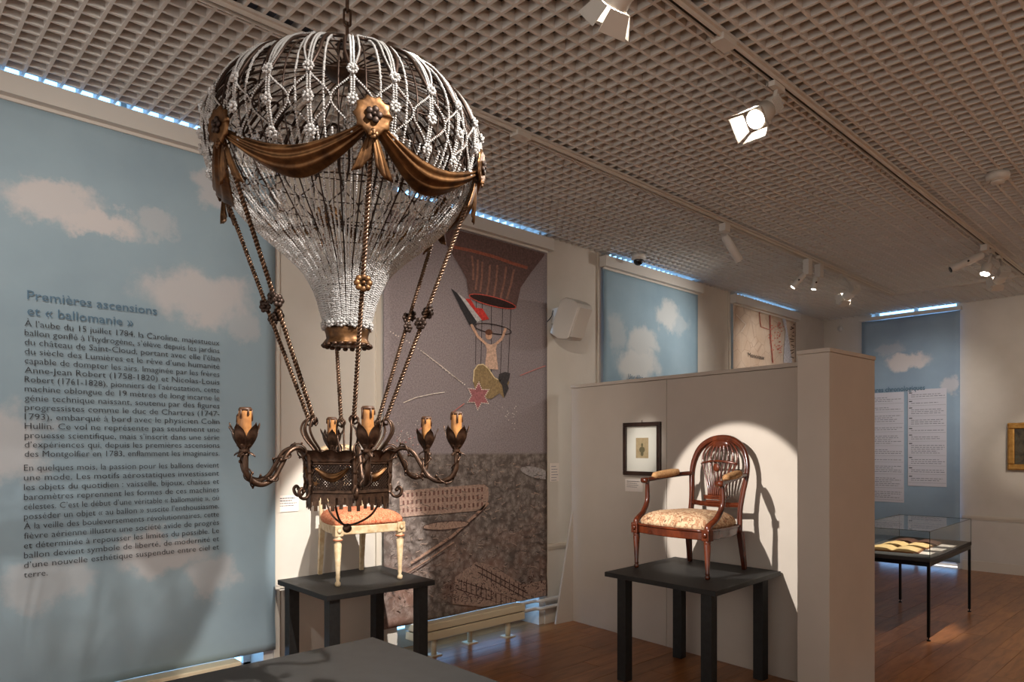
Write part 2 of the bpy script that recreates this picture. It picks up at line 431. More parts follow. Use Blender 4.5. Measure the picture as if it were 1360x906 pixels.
def sky_mat(name, ells, lo, hi, cloud, warm=None):
    m = mat(name, lin(lo), .9, 0, .1); v = objco(m)
    nz = N(m, 'ShaderNodeTexNoise'); nz.inputs['Scale'].default_value = 4.2; nz.inputs['Detail'].default_value = 8; nz.inputs['Roughness'].default_value = .62
    LK(m, v, nz.inputs['Vector'])
    sub = N(m, 'ShaderNodeVectorMath', operation='SUBTRACT'); LK(m, nz.outputs['Color'], sub.inputs[0]); sub.inputs[1].default_value = (.5, .5, .5)
    scl = N(m, 'ShaderNodeVectorMath', operation='SCALE'); LK(m, sub.outputs[0], scl.inputs[0]); scl.inputs['Scale'].default_value = .42
    ad = N(m, 'ShaderNodeVectorMath', operation='ADD'); LK(m, v, ad.inputs[0]); LK(m, scl.outputs[0], ad.inputs[1])
    tot = None
    for (c, r, wt) in ells:
        s1 = N(m, 'ShaderNodeVectorMath', operation='SUBTRACT'); LK(m, ad.outputs[0], s1.inputs[0]); s1.inputs[1].default_value = c
        s2 = N(m, 'ShaderNodeVectorMath', operation='MULTIPLY'); LK(m, s1.outputs[0], s2.inputs[0]); s2.inputs[1].default_value = tuple(1/q if q else 0 for q in r)
        le = N(m, 'ShaderNodeVectorMath', operation='LENGTH'); LK(m, s2.outputs[0], le.inputs[0])
        mr = N(m, 'ShaderNodeMapRange', interpolation_type='SMOOTHSTEP'); LK(m, le.outputs['Value'], mr.inputs[0])
        mr.inputs[1].default_value = 1.08; mr.inputs[2].default_value = .55; mr.inputs[3].default_value = 0; mr.inputs[4].default_value = wt
        tot = mr.outputs[0] if tot is None else math_(m, 'MAXIMUM', tot, mr.outputs[0])
    f2 = noise(m, v, 1.3, 5, .55)
    base = ramp(m, f2, [(.3, lin(lo)), (.7, lin(hi))])
    LK(m, mixc(m, tot, base, lin(cloud)), BS(m).inputs['Base Color'])
    return m
def banner_X(name, label, y0, y1, z0, z1, m, wrinkle=0.004, group=None):
    t = thing(name, label, 'banner', (XW, y0, z0), 0, group); W = y1-y0; Hh = z1-z0; a, b = 60, 24
    def off(u, v):
        lowf = max(0, 1-v*6)
        return .045+wrinkle*(math.sin(u*9+v*3)*.4+math.sin(u*23+v*11)*.25)*(.4+.6*(1-v))+wrinkle*1.4*lowf*math.sin(v*55+u*7)
    g = [[(off(j/b, i/a), W*j/b, Hh*i/a) for j in range(b+1)] for i in range(a+1)]
    nr = [[(1, 0, 0)]*(b+1) for _ in range(a+1)]
    MB().sheet(g, nr, .003).build('cloth', m, t)
    MB().box(.021, -.03, Hh+.006, .105, W+.03, Hh+.11).build('cassette', 'white_lacquer', t)
    MB().box(.035, 0, Hh-.012, .055, W, Hh+.006).build('roller_bar', 'white_lacquer', t)
    return t
def ell(px, py, rx, ry, y0, z0, X=XW+.05):
    """ellipse in banner-local metres from photo pixels"""
    p = onX(px, py, X); q = onX(px+rx, py, X); s = onX(px, py-ry, X)
    return ((0, p.y-y0, p.z-z0), (0, abs(q.y-p.y), abs(s.z-p.z)))
# --- sky-blue text banner
y0, y1, z0, z1 = BAYS[0][0], BAYS[0][1], .285, 3.41
E1 = [(*ell(75, 262, 75, 32, y0, z0), .85), (*ell(135, 295, 60, 24, y0, z0), .9), (*ell(265, 395, 75, 45, y0, z0), .75), (*ell(230, 380, 40, 24, y0, z0), .6),
      (*ell(280, 250, 34, 26, y0, z0), .6), (*ell(215, 300, 28, 22, y0, z0), .4), (*ell(20, 590, 60, 60, y0, z0), .55), (*ell(215, 735, 70, 34, y0, z0), .65),
      (*ell(280, 760, 40, 30, y0, z0), .5), (*ell(60, 780, 60, 40, y0, z0), .4), (*ell(325, 430, 30, 30, y0, z0), .4)]
ban1 = banner_X('text_banner', 'tall sky-blue cloth banner with long printed French text beside the balloon', y0, y1, z0, z1,
                sky_mat('sky_print', E1, (140, 158, 168), (156, 174, 182), (204, 196, 192)), .006)
text_on('Premières ascensions', 'titleink', ban1, 'title_line', .704-y0, 2.385-z0, .068, width=.632, xmode='Y', bold=.004, out=.058)
text_on('et « ballomanie »', 'titleink', ban1, 'title_line', .704-y0, 2.302-z0, .068, width=.506, xmode='Y', bold=.004, out=.058)
P1 = ["À l’aube du 15 juillet 1784, la Caroline, majestueux", "ballon gonflé à l’hydrogène, s’élève depuis les jardins",
      "du château de Saint-Cloud, portant avec elle l’élan", "du siècle des Lumières et le rêve d’une humanité",
      "capable de dompter les airs. Imaginée par les frères", "Anne-Jean Robert (1758-1820) et Nicolas-Louis",
      "Robert (1761-1828), pionniers de l’aérostation, cette", "machine oblongue de 19 mètres de long incarne le",
      "génie technique naissant, soutenu par des figures", "progressistes comme le duc de Chartres (1747-",
      "1793), embarqué à bord avec le physicien Colin", "Hullin. Ce vol ne représente pas seulement une",
      "prouesse scientifique, mais s’inscrit dans une série", "d’expériences qui, depuis les premières ascensions",
      "des Montgolfier en 1783, enflamment les imaginaires."]
P2 = ["En quelques mois, la passion pour les ballons devient", "une mode. Les motifs aérostatiques investissent",
      "les objets du quotidien : vaisselle, bijoux, chaises et", "baromètres reprennent les formes de ces machines",
      "célestes. C’est le début d’une véritable « ballomanie », où", "posséder un objet « au ballon » suscite l’enthousiasme.",
      "À la veille des bouleversements révolutionnaires, cette", "fièvre aérienne illustre une société avide de progrès",
      "et déterminée à repousser les limites du possible. Le", "ballon devient symbole de liberté, de modernité et",
      "d’une nouvelle esthétique suspendue entre ciel et", "terre."]
for i, s in enumerate(P1):
    text_on(s, 'ink', ban1, 'text_line', .693-y0, 2.243-i*.0488-z0, .047, width=1.005, xmode='Y', out=.058, bold=-.006)
for i, s in enumerate(P2):
    text_on(s, 'ink', ban1, 'text_line', .690-y0, 1.487-i*.0507-z0, .047, width=1.005 if i < 11 else .105, xmode='Y', out=.058, bold=-.006)

# --- print banner: an enlarged coloured engraving
y0, y1, z0, z1 = BAYS[1][0], BAYS[1][1], .264, 3.40
def print_mat():
    m = mat('engraving_print', lin((124, 112, 112)), .9, 0, .1); v = objco(m)
    sep = N(m, 'ShaderNodeSeparateXYZ'); LK(m, v, sep.inputs[0])
    zh = 1.562-z0
    grain = noise(m, v, 90, 3, .8)
    sky = ramp(m, grain, [(.3, lin((118, 108, 110))), (.7, lin((166, 154, 154)))])
    vor = N(m, 'ShaderNodeTexVoronoi', feature='F1'); vor.inputs['Scale'].default_value = 17
    wv = N(m, 'ShaderNodeVectorMath', operation='ADD'); nz = N(m, 'ShaderNodeTexNoise'); nz.inputs['Scale'].default_value = 14; LK(m, v, nz.inputs['Vector'])
    sc = N(m, 'ShaderNodeVectorMath', operation='SCALE'); LK(m, nz.outputs['Color'], sc.inputs[0]); sc.inputs['Scale'].default_value = .09
    LK(m, v, wv.inputs[0]); LK(m, sc.outputs[0], wv.inputs[1]); LK(m, wv.outputs[0], vor.inputs['Vector'])
    trees = ramp(m, vor.outputs['Distance'], [(.1, lin((152, 141, 133))), (.5, lin((126, 115, 109))), (.75, lin((96, 86, 80)))])
    fine = noise(m, v, 55, 5, .8, 1)
    trees = mixc(m, ramp(m, fine, [(.42, (1, 1, 1)), (.5, (0, 0, 0))]), trees, lin((104, 92, 86)))
    warm = noise(m, mapping(m, v, (1, 1, 1.4), (0, 4, 2)), 2.2, 3)
    low = N(m, 'ShaderNodeMapRange'); LK(m, sep.outputs[2], low.inputs[0]); low.inputs[1].default_value = .9; low.inputs[2].default_value = .3
    low.inputs[3].default_value = 0; low.inputs[4].default_value = .28
    trees = mixc(m, math_(m, 'MULTIPLY', ramp(m, warm, [(.4, (0, 0, 0)), (.62, (1, 1, 1))]), low.outputs[0]), trees, lin((182, 124, 100)))
    st = N(m, 'ShaderNodeMapRange'); LK(m, sep.outputs[2], st.inputs[0]); st.inputs[1].default_value = zh-.01; st.inputs[2].default_value = zh+.01
    LK(m, mixc(m, st.outputs[0], trees, sky), BS(m).inputs['Base Color'])
    return m
ban2 = banner_X('engraving_banner', 'tall grey cloth banner printed with a balloon ascent over gardens, behind the low heater', y0, y1, z0, z1, print_mat(), .003)
XP = XW+.05
def flatpoly(name, px, color, parent=None, out=.0, y0=None, z0=None, rough=.9):
    parent = parent or ban2
    key = 'print_%02x%02x%02x' % color
    if key not in M: M[key] = mottled(key, tuple(max(0, int(c*.88)) for c in color), tuple(min(255, int(c*1.1)) for c in color), 60, rough, 0, .1)
    b = MB(); L = parent.location
    polys = px if isinstance(px[0][0], (tuple, list)) else [px]
    for poly in polys:
        vs = [onX(x, y, XP) for x, y in poly]
        b.add([(.0555+out, min(max(p.y-L.y, .004), 1.726), min(max(p.z-L.z, .006), 3.11)) for p in vs], [tuple(range(len(vs)))])
    o = b.build(name, key, parent, fix=False)
    if len(polys) > 1: o['kind'] = 'stuff'
    return o
def stroke(pts, wd):
    """thin quads along a pixel polyline"""
    out = []
    for (a, b), (c, d) in zip(pts, pts[1:]):
        L = math.hypot(c-a, d-b) or 1; nx, ny = -(d-b)/L*wd/2, (c-a)/L*wd/2
        out.append([(a+nx, b+ny), (c+nx, d+ny), (c-nx, d-ny), (a-nx, b-ny)])
    return out
def oval(cx, cy, rx, ry, rot=0, n=20):
    c, s = math.cos(rot), math.sin(rot)
    return [(cx+rx*math.cos(2*PI*k/n)*c-ry*math.sin(2*PI*k/n)*s, cy+rx*math.cos(2*PI*k/n)*s+ry*math.sin(2*PI*k/n)*c) for k in range(n)]
def dots(pts, r): return [oval(x, y, r, r, 0, 6) for x, y in pts]
flatpoly('printed_balloon', [(590, 302), (593, 326), (602, 341), (612, 357), (619, 371), (622, 393), (640, 404), (665, 410), (685, 409), (691, 382), (704, 363), (722, 340), (723, 334), (700, 328), (640, 314)], (104, 82, 78))
stk = []
for x0_, x1_, ya, yb in ((634, 631, 345, 385), (640, 637, 348, 388), (650, 646, 352, 392), (660, 655, 352, 395), (672, 664, 354, 396), (682, 672, 358, 398), (626, 628, 340, 372)):
    stk += stroke([(x0_, ya), ((x0_+x1_)/2+1, (ya+yb)/2), (x1_, yb)], 2.6)
flatpoly('printed_streaks', stk, (142, 104, 90), out=.0006)
flatpoly('printed_band', stroke([(600, 328), (625, 333), (655, 341), (680, 350), (700, 356)], 4), (152, 92, 74), out=.0006)
flatpoly('printed_mouth', oval(653.5, 400.5, 32, 6, .25), (58, 44, 42), out=.0008)
flatpoly('printed_rim', stroke(oval(653.5, 400.5, 32, 6, .25)+[oval(653.5, 400.5, 32, 6, .25)[0]], 1.2), (196, 90, 78), out=.0011)
cords = []
for a, b, c, d in ((632, 398, 631, 484), (640, 403, 638, 484), (652, 406, 652, 500), (667, 410, 664, 497), (678, 410, 674, 497)): cords += stroke([(a, b), (c, d)], .8)
flatpoly('printed_cords', cords, (60, 52, 52), out=.0006)
ho = oval(654, 437, 25, 6, .18); flatpoly('printed_hoop', stroke(ho+[ho[0]], 1), (54, 46, 46), out=.0009)
flatpoly('printed_flag_black', [(598, 383), (606, 389), (633, 428), (624, 434)], (58, 56, 58), out=.0008)
flatpoly('printed_flag_white', [(607, 389), (618, 398), (628, 410), (641, 424), (633, 428)], (188, 184, 182), out=.0007)
flatpoly('printed_flag_red', [(617, 397), (624, 397), (631, 409), (640, 410), (649, 424), (640, 426), (628, 411)], (198, 66, 60), out=.0009)
flatpoly('printed_dress', [(643, 455), (651, 458), (660, 455), (658, 464), (661, 491), (643, 490), (646, 465)], (206, 172, 150), out=.0009)
flatpoly('printed_arms', stroke([(625, 431), (634, 447), (645, 457)], 3.2)+stroke([(671, 436), (666, 450), (658, 457)], 3.2), (206, 166, 140), out=.001)
flatpoly('printed_head', oval(648.5, 446, 4.4, 5.4), (204, 160, 132), out=.0011)
flatpoly('printed_hair', oval(648.5, 441.5, 4.8, 4), (112, 76, 60), out=.0012)
flatpoly('printed_car', [(628, 508), (629, 492), (634, 485), (641, 484), (648, 490), (656, 502), (664, 506), (672, 502), (676, 508), (671, 518), (668, 529), (663, 522), (652, 530), (640, 529), (631, 520)], (148, 126, 92), out=.001)
flatpoly('printed_car_trim', stroke([(628, 508), (629, 492), (634, 485), (641, 484), (648, 490), (656, 502), (664, 506)], 1.3), (226, 204, 160), out=.0013)
flatpoly('printed_car_prow', [(662, 497), (670, 494), (677, 496), (676, 502), (673, 510), (675, 516), (669, 529), (666, 512), (661, 505)], (70, 66, 66), out=.0013)
star = []
for k in range(12):
    rr = 17 if k % 2 == 0 else 9.5; a = PI*2*k/12-PI/2+.05; star.append((634.5+rr*.93*math.cos(a), 526+rr*1.08*math.sin(a)))
flatpoly('printed_star', star, (164, 106, 108), out=.0012)
sd = []
for (a, b), (c, d) in zip(star, star[1:]+star[:1]):
    for k in range(4): sd.append((a+(c-a)*k/4, b+(d-b)*k/4))
rs = random.Random(3)
spark = [(533+rs.gauss(0, 11), 588+rs.gauss(0, 12)) for _ in range(60)]+[(678+rs.uniform(-12, 12), 545+rs.uniform(-6, 26)) for _ in range(16)]
tail = []
for pts in (((518, 441), (543, 455), (570, 475), (600, 499), (619, 513)),):
    for (a, b), (c, d) in zip(pts, pts[1:]):
        for k in range(7): tail.append((a+(c-a)*k/7, b+(d-b)*k/7+rs.uniform(-.7, .7)))
flatpoly('printed_sparks', dots(sd, .8)+dots(spark, .6)+dots(tail, .9)+stroke([(535, 535), (552, 528), (575, 523), (590, 521)], 1)+stroke([(560, 467), (585, 486), (612, 508)], 1), (232, 220, 208), out=.0014)
flatpoly('printed_pink_rays', stroke([(690, 499), (710, 491), (724, 486)], 1)+stroke([(600, 548), (616, 536)], 1.2)+stroke([(556, 571), (572, 560)], 1.3)+dots([(533+rs.gauss(0, 9), 590+rs.gauss(0, 9)) for _ in range(25)], .7), (206, 130, 122), out=.001)
flatpoly('printed_pond', oval(712, 628, 22, 7, .25), (158, 150, 148), out=.0008)
flatpoly('printed_palace', [(530, 652), (642, 643), (648, 648), (648, 664), (640, 678), (530, 687)], (160, 133, 119), out=.0007)
win = []
for r_ in range(3):
    for k in range(19):
        x = 534+k*5.8; y = 655.5+r_*10-(x-530)*.075
        win.append([(x, y), (x+2.4, y-.2), (x+2.4, y+5.5), (x, y+5.7)])
flatpoly('printed_palace_windows', win, (112, 80, 72), out=.0011)
flatpoly('printed_basin', oval(592, 698, 30, 5, -.08), (162, 134, 118), out=.0008)
flatpoly('printed_basin_rim', stroke(oval(592, 698, 31, 5.6, -.08)+[oval(592, 698, 31, 5.6, -.08)[0]], 1), (82, 66, 62), out=.0012)
flatpoly('printed_avenue', stroke([(545, 748), (600, 712), (648, 668)], 3.2)+stroke([(534, 764), (570, 742), (602, 720)], 1.6), (166, 134, 116), out=.0007)
flatpoly('printed_avenue_edge', stroke([(545, 752), (600, 716), (645, 674)], 1)+stroke([(530, 772), (590, 733)], 1), (74, 60, 58), out=.0009)
flatpoly('printed_terrace', [(604, 766), (632, 746), (650, 750), (694, 776), (727, 770), (727, 792), (690, 800), (640, 806), (600, 802)], (156, 131, 119), out=.0007)
lines = []
for k in range(9): lines += stroke([(604+k*1.2, 774+k*.4), (606+k*1.2, 800)], .1) if 0 else []
for a, b, c, d in ((606, 770, 690, 806), (606, 782, 668, 808), (630, 750, 700, 788), (634, 760, 700, 796)): lines += stroke([(a, b), (c, d)], 1.5)
for k in range(13):
    x = 612+k*6.6; y = 770+k*2.4; lines += stroke([(x, y-1), (x, y+14)], 1)
for k in range(10):
    x = 640+k*6; y = 756+k*3; lines += stroke([(x, y-4), (x, y+12)], 1)
for _ in range(150):
    x = rs.uniform(590, 725); y = rs.uniform(768, 800) if x < 690 else rs.uniform(762, 786)
    a = rs.uniform(0, PI); lines += stroke([(x, y), (x+3.5*math.cos(a), y+3.5*math.sin(a))], .9)
flatpoly('printed_colonnade', lines, (82, 62, 58), out=.0012)

hk = random.Random(11); dk = []; lt = []
for _ in range(750):
    x = hk.uniform(514, 727); y = hk.uniform(612, 812-(x-514)*.10); L_ = hk.uniform(2, 5)
    a = hk.choice((0, .5, -.4, 1.2, 2.0))+hk.uniform(-.4, .4); bq = a+hk.uniform(-1, 1)
    p1 = (x+L_*math.cos(a), y+L_*math.sin(a)*.7); (dk if hk.random() < .68 else lt).extend(stroke([(x, y), p1, (p1[0]+L_*.7*math.cos(bq), p1[1]+L_*.7*math.sin(bq)*.7)], hk.uniform(.5, .9)))
flatpoly('printed_hatch_dark', dk, (94, 84, 79), out=.0016)
flatpoly('printed_hatch_pale', lt, (172, 148, 132), out=.0017)
# --- smaller banners further along the wall
y0, y1, z0, z1 = BAYS[2][0], BAYS[2][1], .28, 3.40
E3 = [(*ell(886, 420, 18, 22, y0, z0), .75), (*ell(855, 455, 24, 26, y0, z0), .75), (*ell(850, 485, 32, 26, y0, z0), .85), (*ell(820, 440, 14, 30, y0, z0), .4), (*ell(905, 430, 14, 16, y0, z0), .35)]
ban3 = banner_X('sky_banner', 'sky-blue cloud banner rising behind the beige partition, under the dome camera', y0, y1, z0, z1, sky_mat('sky_print_far', E3, (132, 156, 170), (154, 176, 188), (206, 206, 202)), .004)
p = onX(834, 497, XP); text_on('Une élite sur', 'titleink', ban3, 'title_line', p.y-y0, 2.325-z0, .075, width=.37, xmode='Y', bold=.01, out=.056)
y0, y1, z0, z1 = BAYS[3][0], BAYS[3][1], .28, 3.405
def map_mat():
    m = mat('map_print', lin((196, 176, 158)), .9, 0, .1); v = objco(m)
    a = noise(m, v, 2.5, 4); b = noise(m, v, 60, 4, .8)
    c = ramp(m, a, [(.3, lin((186, 162, 142))), (.7, lin((214, 198, 182)))])
    vor = N(m, 'ShaderNodeTexVoronoi', feature='DISTANCE_TO_EDGE'); vor.inputs['Scale'].default_value = 5; LK(m, v, vor.inputs['Vector'])
    c = mixc(m, ramp(m, vor.outputs['Distance'], [(0, (.5, .5, .5)), (.025, (0, 0, 0))]), c, lin((140, 112, 98)))
    c = mixc(m, ramp(m, b, [(.62, (0, 0, 0)), (.7, (.7, .7, .7))]), c, lin((150, 120, 108)))
    LK(m, c, BS(m).inputs['Base Color']); return m
ban4 = banner_X('map_banner', 'pinkish old-map banner rising behind the beige partition', y0, y1, z0, z1, map_mat(), .004)
flatpoly('printed_river', [(1038, 421), (1043, 421), (1046, 445), (1050, 470), (1052, 482), (1040, 482), (1041, 460), (1043, 440)], (196, 196, 204), ban4, out=.001)
flatpoly('printed_road_red', stroke([(1022, 416), (1023, 450), (1026, 482)], 1.3)+stroke([(1008, 414), (1010, 434), (1021, 438)], .8), (160, 84, 74), ban4, out=.001)
flatpoly('printed_red_blocks', dots([(1035+rs.gauss(0, 2), rs.uniform(425, 470)) for _ in range(30)]+[(1026+rs.gauss(0, 3), rs.uniform(430, 465)) for _ in range(20)], .9), (204, 126, 112), ban4, out=.0012)
flatpoly('printed_hatching', sum([stroke([(1048+rs.uniform(0, 6), y), (1054, y+rs.uniform(-3, 3))], 1.1) for y in range(426, 476, 4)], []), (84, 70, 62), ban4, out=.001)
flatpoly('printed_road_pale', stroke([(977, 418), (990, 431), (984, 441)], 1.0), (222, 212, 200), ban4, out=.001)
p = onX(993, 474, XP); text_on('Monceaux', 'ink', ban4, 'map_name', p.y-y0, p.z-z0, .085, width=.44, xmode='Y', out=.056)

# --- chronology banner on the back wall
zb0, zb1 = .085, 3.45
t = thing('chronology_banner', 'narrow sky-blue banner with two white columns of small print on the far wall', 'banner', (B5[0], YB, zb0))
W = B5[1]-B5[0]; Hh = zb1-zb0; a, b = 40, 16
g = [[(W*j/b, -.045-.004*math.sin(j*1.3)*(1-i/a*.5), Hh*i/a) for j in range(b+1)] for i in range(a+1)]
def ellY(px, py, rx, ry):
    p = onY(px, py, YB-.05); q = onY(px+rx, py, YB-.05); s = onY(px, py-ry, YB-.05)
    return ((p.x-B5[0], 0, p.z-zb0), (abs(q.x-p.x), 0, abs(s.z-p.z)))
E5 = [(*ellY(1205, 480, 34, 13), .95), (*ellY(1262, 512, 16, 14), .6), (*ellY(1180, 465, 20, 10), .3)]
MB().sheet(g, [[(0, -1, 0)]*(b+1) for _ in range(a+1)], .003).build('cloth', sky_mat('sky_print_back', E5, (134, 154, 174), (152, 174, 192), (208, 202, 202)), t)
MB().box(-.02, -.09, Hh+.004, W+.02, -.021, Hh+.05).build('cassette', 'white_lacquer', t)
text_on('Repères chronologiques', 'titleink', t, 'title_line', -3.93-B5[0]+.06, 2.415-zb0, .10, width=.80, bold=.016, out=.055)
for cx0, cx1, zt, zlo in ((-3.80, -3.335, 2.405, .85), (-3.285, -2.81, 2.425, 1.09)):
    pn = MB().box(cx0-B5[0], -.0535, zlo-zb0, cx1-B5[0], -.0505, zt-zb0).build('text_panel', mat('panel_print', lin((198, 198, 208)), .8), t)
    b = MB(); bb = MB(); z = zt-.05
    while z > zlo+.05:
        bb.box(cx0+.015-B5[0], -.0545, z-zb0, cx0+.055-B5[0], -.0535, z+.012-zb0)
        for _ in range(rs.randint(1, 5)):
            z -= .026
            if z < zlo+.05: break
            x = cx0+.04; end = cx1-.02-rs.random()**2*.2
            while x < end:
                wd = rs.uniform(.02, .06); b.box(x-B5[0], -.0545, z-zb0, min(x+wd, end)-B5[0], -.0535, z+.008-zb0); x += wd+.01
        z -= .03; b.box(cx0+.01-B5[0], -.0545, z-zb0, cx1-.01-B5[0], -.0535, z+.003-zb0); z -= .035
    tag(b.build('text_lines', 'inkgrey', pn), kind='stuff'); tag(bb.build('date_marks', 'ink', pn), kind='stuff')

# ------------------------------------------------------------------ partition with its end pier
PA = Vector((-4.369, 4.937)); PB = Vector((-2.15, 4.745)); PANG = math.atan2(PB.y-PA.y, PB.x-PA.x)
part = thing('partition', 'free-standing beige partition behind the wooden armchair', 'partition', (PA.x, PA.y, 0), PANG)
PLEN = (PB-PA).length
bevel(MB().box(0, 0, 0, PLEN/2-.002, .10, 2.165).build('wall_panel', 'partition', part), .003)
bevel(MB().box(PLEN/2+.002, 0, 0, PLEN+.42, .10, 2.165).build('wall_panel', 'partition', part), .003)
bevel(MB().box(-.004, -.006, 2.168, PLEN+.18, .106, 2.196).build('top_cap', 'partition', part), .003)
MB().add([(0, 0, 0), (0, -.215, 0), (0, 0, 1.03), (.02, 0, 0), (.02, -.215, 0), (.02, 0, 1.03)], [(0, 2, 1), (3, 4, 5), (0, 1, 4, 3), (1, 2, 5, 4), (0, 3, 5, 2)]).build('brace', 'partition', part)
# the deeper box pier at its end
pier = thing('partition_pier', 'deep beige box pier closing the right end of the partition', 'pier', (-1.925, 4.27, 0), R(-3))
bevel(MB().box(0, 0, 0, .20, .64, 2.18).build('body', 'partition', pier), .003)
bevel(MB().box(-.003, -.004, 2.182, .205, .645, 2.207).build('top_cap', 'partition', pier), .003)

def caption(name, label, w_, h_, loc, rz, group='white caption labels', nl=5, dark=3):
    """caption card; local x along the wall, -y out"""
    t = thing(name, label, 'label', loc, rz, group)
    MB().box(0, -.006, 0, w_, 0, h_).build('card', 'card', t)
    b = MB(); z = h_*.80
    for i in range(nl):
        x = w_*.1; end = w_*(.65+.25*rs.random())
        hh = h_*.05 if i < dark else h_*.035
        while x < end:
            wd = rs.uniform(.05, .14)*w_; b.box(x, -.0066, z, min(x+wd, end), -.006, z+hh); x += wd+.02*w_
        z -= h_*.15
    tag(b.build('printed_lines', 'ink' if dark else 'inkgrey', t), kind='stuff')
    return t
def pw(s, off=0, z=0):
    """point on the partition face: s along, off out of the face"""
    c, n_ = math.cos(PANG), math.sin(PANG)
    return (PA.x+c*s+n_*off, PA.y+n_*s-c*off, z)
def sOf(x): return (x-PA.x)/math.cos(PANG)
caption('caption_label', 'small white caption label under the framed drawing', .19, .105, pw(sOf(-3.698), 0, 1.24), PANG, nl=4, dark=1)
caption('caption_label', 'white caption label right of the armchair, near the box pier', .172, .11, pw(sOf(-2.11), 0, 1.30), PANG)
caption('caption_label', 'white caption label on the wall behind the upholstered side chair', .15, .11, (XW+.001, 2.10, 1.18), PI/2, nl=4, dark=2)
caption('caption_label', 'white caption label on the wall between the engraving banner and the partition', .115, .17, (XW+.001, 4.745, 1.30), PI/2, nl=6, dark=0)

# framed drawing on the partition
fw, fh = .40, .445
t = thing('framed_drawing', 'small drawing with wide white mount in a dark wooden frame on the partition', 'picture', pw(sOf(-3.706), 0, 1.380), PANG)
for x0_, z0_, x1_, z1_ in ((0, 0, fw, .034), (0, fh-.034, fw, fh), (0, .034, .034, fh-.034), (fw-.034, .034, fw, fh-.034)):
    bevel(MB().box(x0_, -.03, z0_, x1_, 0, z1_).build('frame_bar', 'darkframe', t), .004)
MB().box(.03, -.012, .03, fw-.03, -.004, fh-.03).build('mount', mat('mount_card', lin((244, 234, 222)), .8), t)
s_ = MB().box(.135, -.0135, .145, .27, -.012, .315).build('drawing_sheet', mottled('aged_paper', (196, 170, 132), (180, 152, 114), 40, .9), t)
b = MB()
for cx, cz, rx, rz_ in ((.203, .215, .031, .026), (.203, .255, .012, .016), (.203, .180, .016, .018)):
    b.add([(cx+rx*math.cos(2*PI*k/16), -.0139, cz+rz_*math.sin(2*PI*k/16)) for k in range(16)], [tuple(range(16))])
b.build('drawn_balloon', mottled('sepia', (120, 108, 78), (96, 84, 60), 200, .9), s_, fix=False)
MB().box(.03, -.022, .03, fw-.03, -.0205, fh-.03).build('glazing', 'glass', t)
MB().tube([(.2, -.01, fh), (.2, -.014, fh+.012), (.2, -.008, fh+.016)], .0025, 6).build('hook', 'iron', t)

# gilt-framed painting on the far wall
t = thing('framed_painting', 'dark painting in a broad gilt frame on the far wall by the picture edge', 'picture', (-2.13, YB-.002, 1.335), 0)
pw_, ph_ = .78, .60
M['giltframe'] = mottled('gilt_frame', (176, 124, 56), (206, 158, 86), 20, .4, .6)
for x0_, z0_, x1_, z1_ in ((0, 0, pw_, .075), (0, ph_-.075, pw_, ph_), (0, .075, .075, ph_-.075), (pw_-.075, .075, pw_, ph_-.075)):
    bevel(MB().box(x0_, -.05, z0_, x1_, 0, z1_).build('frame_bar', 'giltframe', t), .012, 3)
b = MB()
for k in range(40):
    for z in (.02, ph_-.02): b.ball((.02+k*(pw_-.04)/39, -.052, z), .008, 6, 4)
for k in range(1, 30):
    for x in (.02, pw_-.02): b.ball((x, -.052, .02+k*(ph_-.04)/30), .008, 6, 4)
tag(b.build('bead_moulding', 'giltframe', t), kind='stuff')
def painting_mat():
    m = mat('dark_landscape', lin((50, 42, 34)), .4); v = objco(m)
    c = ramp(m, noise(m, v, 9, 6, .6, .8), [(.35, lin((40, 34, 30))), (.55, lin((84, 74, 54))), (.66, lin((70, 84, 84))), (.72, lin((196, 186, 166)))])
    LK(m, c, BS(m).inputs['Base Color']); return m
MB().box(.07, -.03, .07, pw_-.07, -.01, ph_-.07).build('canvas', painting_mat(), t)

# ------------------------------------------------------------------ tables
def table(name, label, corners, zt, lw, inset, group):
    cx = sum(c[0] for c in corners)/4; cy = sum(c[1] for c in corners)/4
    t = thing(name, label, 'table', (cx, cy, 0), 0, group); q = [(c[0]-cx, c[1]-cy) for c in corners]
    bevel(MB().prism(q, zt-.032, zt).build('table_top', 'black', t), .003)
    for k in range(4):
        d1 = Vector(q[(k+1) % 4])-Vector(q[k]); d2 = Vector(q[k-1])-Vector(q[k])
        p = Vector(q[k])+d1.normalized()*inset+d2.normalized()*inset
        bevel(MB().beam((p.x, p.y, 0), (p.x, p.y, zt-.032), lw, lw, up=tuple(d1.normalized())+(0,)).build('leg', 'black', t), .003)
    return t
TZ = .75
table('display_table', 'square black display table carrying the carved wooden armchair', [(-3.085, 3.83), (-2.197, 3.775), (-2.25, 4.735), (-3.135, 4.775)], TZ, .074, .105, 'black display tables')
table('display_table', 'square black display table carrying the cream side chair', [(-4.364, 2.055), (-3.68, 2.032), (-3.646, 2.79), (-4.39, 2.86)], TZ, .07, .07, 'black display tables')
t = thing('plinth', 'large dark grey plinth under the hanging balloon chandelier', 'plinth', (-1.90, .92, 0))
bevel(MB().box(-.84, -.82, TZ-.05, .84, .822, TZ).build('top_board', 'plinth', t), .003)
MB().box(-.80, -.78, 0, .80, .782, TZ-.05).build('body', 'black', t)

